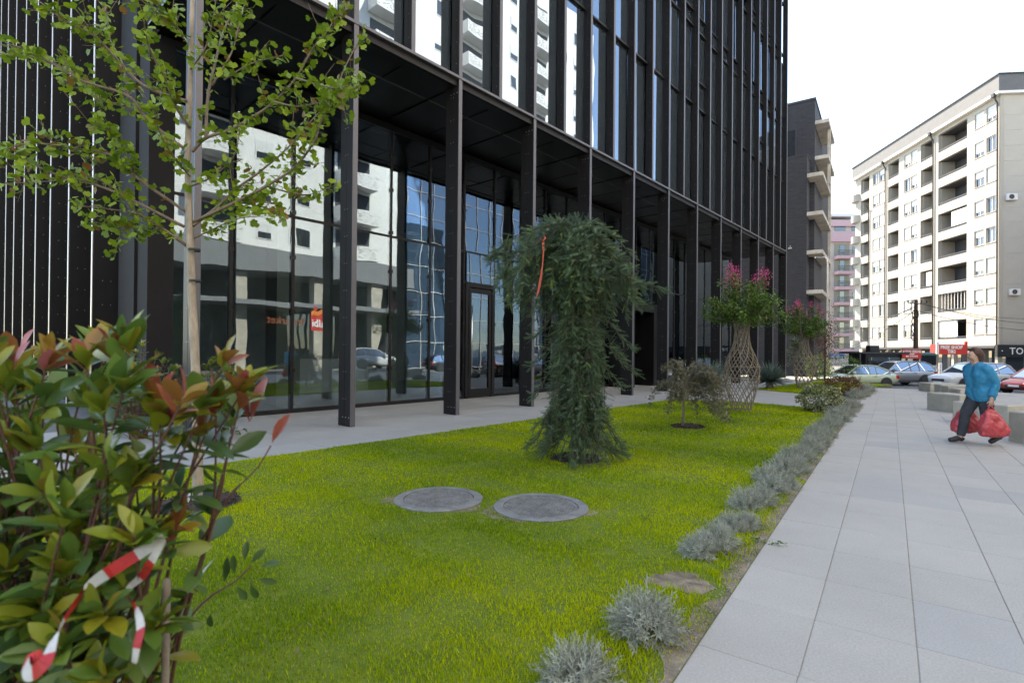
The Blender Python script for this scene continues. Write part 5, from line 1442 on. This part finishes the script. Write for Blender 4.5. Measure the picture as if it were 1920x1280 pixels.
    for sx in (-1, 1): MB().box(-.015, .015, -.26, .26, 0, .11).build('number_plate', m_signw, o, (sx*(L_/2+.005), 0, .42))
    return o
p_sil = carpaint('paint_silver', (.30, .31, .33), .5); p_wh = carpaint('paint_white', (.55, .56, .57), 0)
p_pg = carpaint('paint_pale', (.45, .50, .36), .1); p_red = carpaint('paint_red', (.45, .03, .03), .1); p_dk = carpaint('paint_dark', (.03, .035, .045), .3)
def car_at(px, Y, kind, label, rot, paint):
    X = (px-960)/FPX*Y
    return make_car(kind, label, (X, Y, gz(X, Y)), rot, paint)
car_at(1606, 34.5, 'sedan', 'pale greenish white car driving left behind the low bronze shrub', 0.05, p_pg)
car_at(1681, 37.5, 'suv', 'silver estate car behind the last concrete block', 0.03, p_sil)
car_at(1822, 33.0, 'suv', 'white car parked behind the walker', 0.10, p_wh)
car_at(1952, 30.0, 'hatch', 'red car cut by the right edge of the picture', 0.25, p_red)
for u, n, kind, lab, pt in ((23.5, 12.6, 'suv', 'white car seen only as a reflection left of the first column', p_wh), (31.0, 12.6, 'hatch', 'dark car seen only as a reflection between the first columns', p_dk),
                            (39.0, 12.6, 'suv', 'silver car seen only as a reflection beside the tall door', p_sil), (44.5, 12.6, 'sedan', 'black car seen only as a reflection right of the tall door', p_dk)):
    q = UV(u, -n); make_car(kind, lab, (q.x, q.y, gz(q.x, q.y)), ANG_B+pi, pt)
# green and grey bus front
q = at(1738, 690, 46.0)
bus = thing('minibus', 'grey minibus with a wide windscreen facing the street by the shops', 'van', (q.x, 46.0, ROADZ))
MB().box(-1.0, 1.0, 0, 5.2, .35, 1.25, bev=.08).build('body', carpaint('paint_grey', (.35, .36, .36), .2), bus)
MB().box(-.95, .95, .12, 5.1, 1.25, 2.35, bev=.1).build('cabin', carpaint('paint_teal', (.03, .09, .08), .2), bus)
MB().box(-.86, .86, .08, .118, 1.3, 2.1).build('windscreen', m_carg, bus)
for sx in (-1, 1):
    MB().box(-.16, .16, -.02, .05, .75, .95).build('headlight', m_lampw, bus, (sx*.72, 0, 0))
    for yy in (.9, 4.2):
        w = link('wheel', MB().lathe([(.2, -.1), (.34, -.1), (.34, .1), (.2, .1), (.01, .06)], 16).mesh('wheel', m_tyre), bus, (sx*.9, yy, .34)); w.rotation_euler = (0, sx*pi/2, 0)
MB().box(-.4, .4, -.03, 0, .5, .65).build('number_plate', m_signw, bus)

# ================================================================ the walker
def skin_mesh(name, verts, edges, radii, root, mat, sub=2):
    me = bpy.data.meshes.new(name); me.from_pydata(verts, edges, [])
    ob = bpy.data.objects.new(name, me); col.objects.link(ob)
    ob.modifiers.new('skin', 'SKIN'); sv = me.skin_vertices[0].data
    for i, r in enumerate(radii): sv[i].radius = (r, r) if not isinstance(r, tuple) else r
    for i in range(len(verts)): sv[i].use_root = (i == root)
    ob.modifiers['skin'].use_smooth_shade = True
    sb = ob.modifiers.new('sub', 'SUBSURF'); sb.levels = sub; sb.render_levels = sub
    bpy.context.view_layer.update()
    out = bpy.data.meshes.new_from_object(ob.evaluated_get(bpy.context.evaluated_depsgraph_get()))
    bpy.data.objects.remove(ob); bpy.data.meshes.remove(me)
    out.materials.clear(); out.materials.append(mat); out.name = name
    return out
wk = G(1838, 832)
person = thing('person', 'walker in blue jacket and dark trousers carrying red bags', 'person', wk, 0)
m_skin = M('skin', (.45, .27, .19), .6); m_jack = M('blue_jacket', (.015, .19, .33), .8, var=.15, vscale=12, bump=.3, bscale=25)
m_trou = M('dark_trousers', (.035, .036, .045), .9, var=.2, vscale=10, bump=.2, bscale=25); m_hair = M('brown_hair', (.075, .032, .022), .7, var=.3, vscale=40)
m_shoe = M('dark_shoes', (.02, .02, .022), .5); m_bag = M('red_bag', (.45, .055, .065), .45, var=.2, vscale=6, bump=.5, bscale=9)
# local: facing -x, lean forward a little
J = dict(pel=(0, 0, .80), wai=(-.02, 0, .93), che=(-.05, 0, 1.12), nck=(-.08, 0, 1.27), nc2=(-.10, 0, 1.32), hd=(-.12, 0, 1.40), top=(-.11, 0, 1.48), jaw=(-.145, 0, 1.352), nos=(-.208, 0, 1.385),
    hL=(0, .085, .78), kL=(-.17, .09, .44), aL=(-.24, .09, .085), tL=(-.40, .09, .035),
    hR=(0, -.085, .78), kR=(.02, -.09, .43), aR=(.20, -.09, .13), tR=(.08, -.09, .03),
    sL=(-.06, .16, 1.20), eL=(.05, .21, .96), wL=(-.02, .22, .74), sR=(-.06, -.16, 1.20), eR=(.04, -.22, .96), wR=(-.04, -.24, .74))
names = list(J); vs = [J[k] for k in names]; ix = {k: i for i, k in enumerate(names)}
rad_ = dict(pel=.12, wai=.105, che=.12, nck=.055, nc2=.05, hd=.085, top=.06, jaw=.048, nos=.011, hL=.085, kL=.055, aL=.038, tL=.03, hR=.085, kR=.055, aR=.038, tR=.03, sL=.055, eL=.042, wL=.027, sR=.055, eR=.042, wR=.027)
ed = [('pel', 'wai'), ('wai', 'che'), ('che', 'nck'), ('nck', 'nc2'), ('nc2', 'hd'), ('hd', 'top'), ('hd', 'jaw'), ('hd', 'nos'), ('pel', 'hL'), ('hL', 'kL'), ('kL', 'aL'), ('aL', 'tL'), ('pel', 'hR'), ('hR', 'kR'), ('kR', 'aR'), ('aR', 'tR'),
      ('che', 'sL'), ('sL', 'eL'), ('eL', 'wL'), ('che', 'sR'), ('sR', 'eR'), ('eR', 'wR')]
radl = [rad_[k] for k in names]; edges = [(ix[a], ix[b]) for a, b in ed]
for sd in ('L', 'R'):                                     # hands: palm and five curled fingers closing on the bag handles
    w = J['w'+sd]; sy = 1 if sd == 'L' else -1; b0 = len(vs)
    vs.append((w[0]-.005, w[1], w[2]-.055)); radl.append((.020, .032)); edges.append((ix['w'+sd], b0)); palm = b0
    for k in range(4):
        x = w[0]-.035+.021*k; L_ = (.9, 1.0, .95, .78)[k]
        i = len(vs); vs += [(x, w[1]+sy*.004, w[2]-.085), (x, w[1]-sy*.012, w[2]-.085-.028*L_), (x, w[1]-sy*.036, w[2]-.085-.034*L_)]; radl += [.0085, .008, .0065]
        edges += [(palm, i), (i, i+1), (i+1, i+2)]
    i = len(vs); vs += [(w[0]-.040, w[1]-sy*.012, w[2]-.055), (w[0]-.045, w[1]-sy*.032, w[2]-.085)]; radl += [.010, .008]; edges += [(palm, i), (i, i+1)]
link('body', skin_mesh('body', vs, edges, radl, 0, m_skin), person)
fold = bpy.data.textures.new('folds', 'CLOUDS'); fold.noise_scale = .09; fold.noise_depth = 2
def blob(name, tubes, mat, vox=.012, disp=.02, smooth=3):
    """overlapping limbs fused into one closed cloth surface with soft folds"""
    mb = MB()
    for pts, rr in tubes:
        cv = curve(pts, 4*(len(pts)-1)); q = np.interp(np.linspace(0, len(rr)-1, len(cv)), range(len(rr)), rr)
        mb.tube([tuple(p) for p in cv], list(q), 14)
    me = mb.mesh(name, mat); ob = bpy.data.objects.new(name, me); col.objects.link(ob)
    r = ob.modifiers.new('fuse', 'REMESH'); r.mode = 'VOXEL'; r.voxel_size = vox; r.use_smooth_shade = True
    ob.modifiers.new('soft', 'SMOOTH').iterations = smooth
    d = ob.modifiers.new('folds', 'DISPLACE'); d.texture = fold; d.strength = disp; d.mid_level = .5
    ob.modifiers.new('soft2', 'SMOOTH').iterations = 1
    bpy.context.view_layer.update()
    out = bpy.data.meshes.new_from_object(ob.evaluated_get(bpy.context.evaluated_depsgraph_get()))
    bpy.data.objects.remove(ob); out.materials.clear(); out.materials.append(mat); out.name = name
    return out
tj = []
for sy in (1, -1):
    tj.append(([(.02, sy*.06, .70), (.0, sy*.065, .80), (-.02, sy*.06, .93), (-.045, sy*.075, 1.10), (-.065, sy*.06, 1.21), (-.08, sy*.02, 1.27)], [.135, .14, .125, .135, .10, .06]))
    e, w = J['eL' if sy > 0 else 'eR'], J['wL' if sy > 0 else 'wR']
    tj.append(([(-.055, sy*.08, 1.20), (-.05, sy*.165, 1.185), (.0, sy*.20, 1.07), e, ((e[0]+w[0])/2, (e[1]+w[1])/2, (e[2]+w[2])/2), (w[0]+.004, w[1], w[2]+.02)], [.07, .082, .074, .062, .056, .046]))
link('jacket', blob('jacket', tj, m_jack, disp=.035), person)
tt_ = []
for sd in ('L', 'R'):
    h, k, a_ = J['h'+sd], J['k'+sd], J['a'+sd]
    tt_.append(([(h[0], h[1]*.7, .86), h, ((h[0]+k[0])/2, k[1], (h[2]+k[2])/2), k, ((k[0]+a_[0])/2+.01, a_[1], (k[2]+a_[2])/2), (a_[0]+.005, a_[1], a_[2]+.03)], [.10, .105, .092, .074, .066, .058]))
link('trousers', blob('trousers', tt_, m_trou, disp=.03), person)
for sd, toe, ank, heel in (('L', (-.43, .09, .045), (-.25, .09, .09), (-.20, .09, .05)), ('R', (.055, -.09, .035), (.19, -.09, .13), (.245, -.09, .13))):
    link('shoe', skin_mesh('shoe', [ank, heel, toe, ((ank[0]+toe[0])/2, ank[1], (ank[2]+toe[2])/2-.01)], [(0, 1), (0, 3), (3, 2)], [.045, .042, .036, .046], 0, m_shoe), person)
link('hair', blob('hair', [([(-.135, 0, 1.475), (-.09, 0, 1.46), (-.045, 0, 1.42), (-.025, 0, 1.36), (-.03, 0, 1.30)], [.055, .083, .08, .07, .045])], m_hair, .009, .02, 2), person)
ey = MB(); 
for sy in (.034, -.034): ey.lathe([(.001, -.009), (.008, -.005), (.009, 0), (.008, .005), (.001, .009)], 8, (-.203, sy, 1.408))
ey.build('eyes', m_shoe, person)
for nm, lab, w, dx in (('R', 'large red bag in the near hand of the walker', J['wR'], .05), ('L', 'red bag in the far hand of the walker', J['wL'], -.05)):
    h = (w[0]-.005, w[1]-(.012 if nm == 'L' else -.012), w[2]-.105)
    bag = thing('bag', lab, 'bag', (wk.x+h[0], wk.y+h[1], h[2]))
    v = []; sec = [(-.06, .05, .03), (-.14, .12, .06), (-.26, .19, .10), (-.38, .23, .115), (-.46, .21, .10), (-.49, .14, .06)]; n = 16; fs = []
    for i, (z, a, b) in enumerate(sec):
        for k in range(n):
            t = 2*pi*k/n; cr = 1+.07*math.sin(3*t+i)
            v.append((dx*(-z*2)+a*cr*math.copysign(abs(math.cos(t))**.7, math.cos(t)), b*cr*math.copysign(abs(math.sin(t))**.7, math.sin(t)), z))
    for i in range(len(sec)-1):
        for k in range(n): fs.append((i*n+k, (i+1)*n+k, (i+1)*n+(k+1) % n, i*n+(k+1) % n))
    fs += [tuple(range(n)), tuple(range(len(sec)*n-1, (len(sec)-1)*n-1, -1))]
    sk_ = MB().add(v, fs).build('sack', m_bag, bag, smooth=True)
    sk_.modifiers.new('round', 'SUBSURF').levels = 3; sk_.modifiers['round'].render_levels = 3
    dm = sk_.modifiers.new('creases', 'DISPLACE'); dm.texture = fold; dm.strength = .06; dm.mid_level = .5
    MB().tube([(-.05, .0, -.08), (-.02, 0, -.02), (0, 0, .0), (.025, 0, -.02), (.06, 0, -.08)], .010, 6).build('handle', m_bag, bag, smooth=True)
print('objects', len(bpy.data.objects))
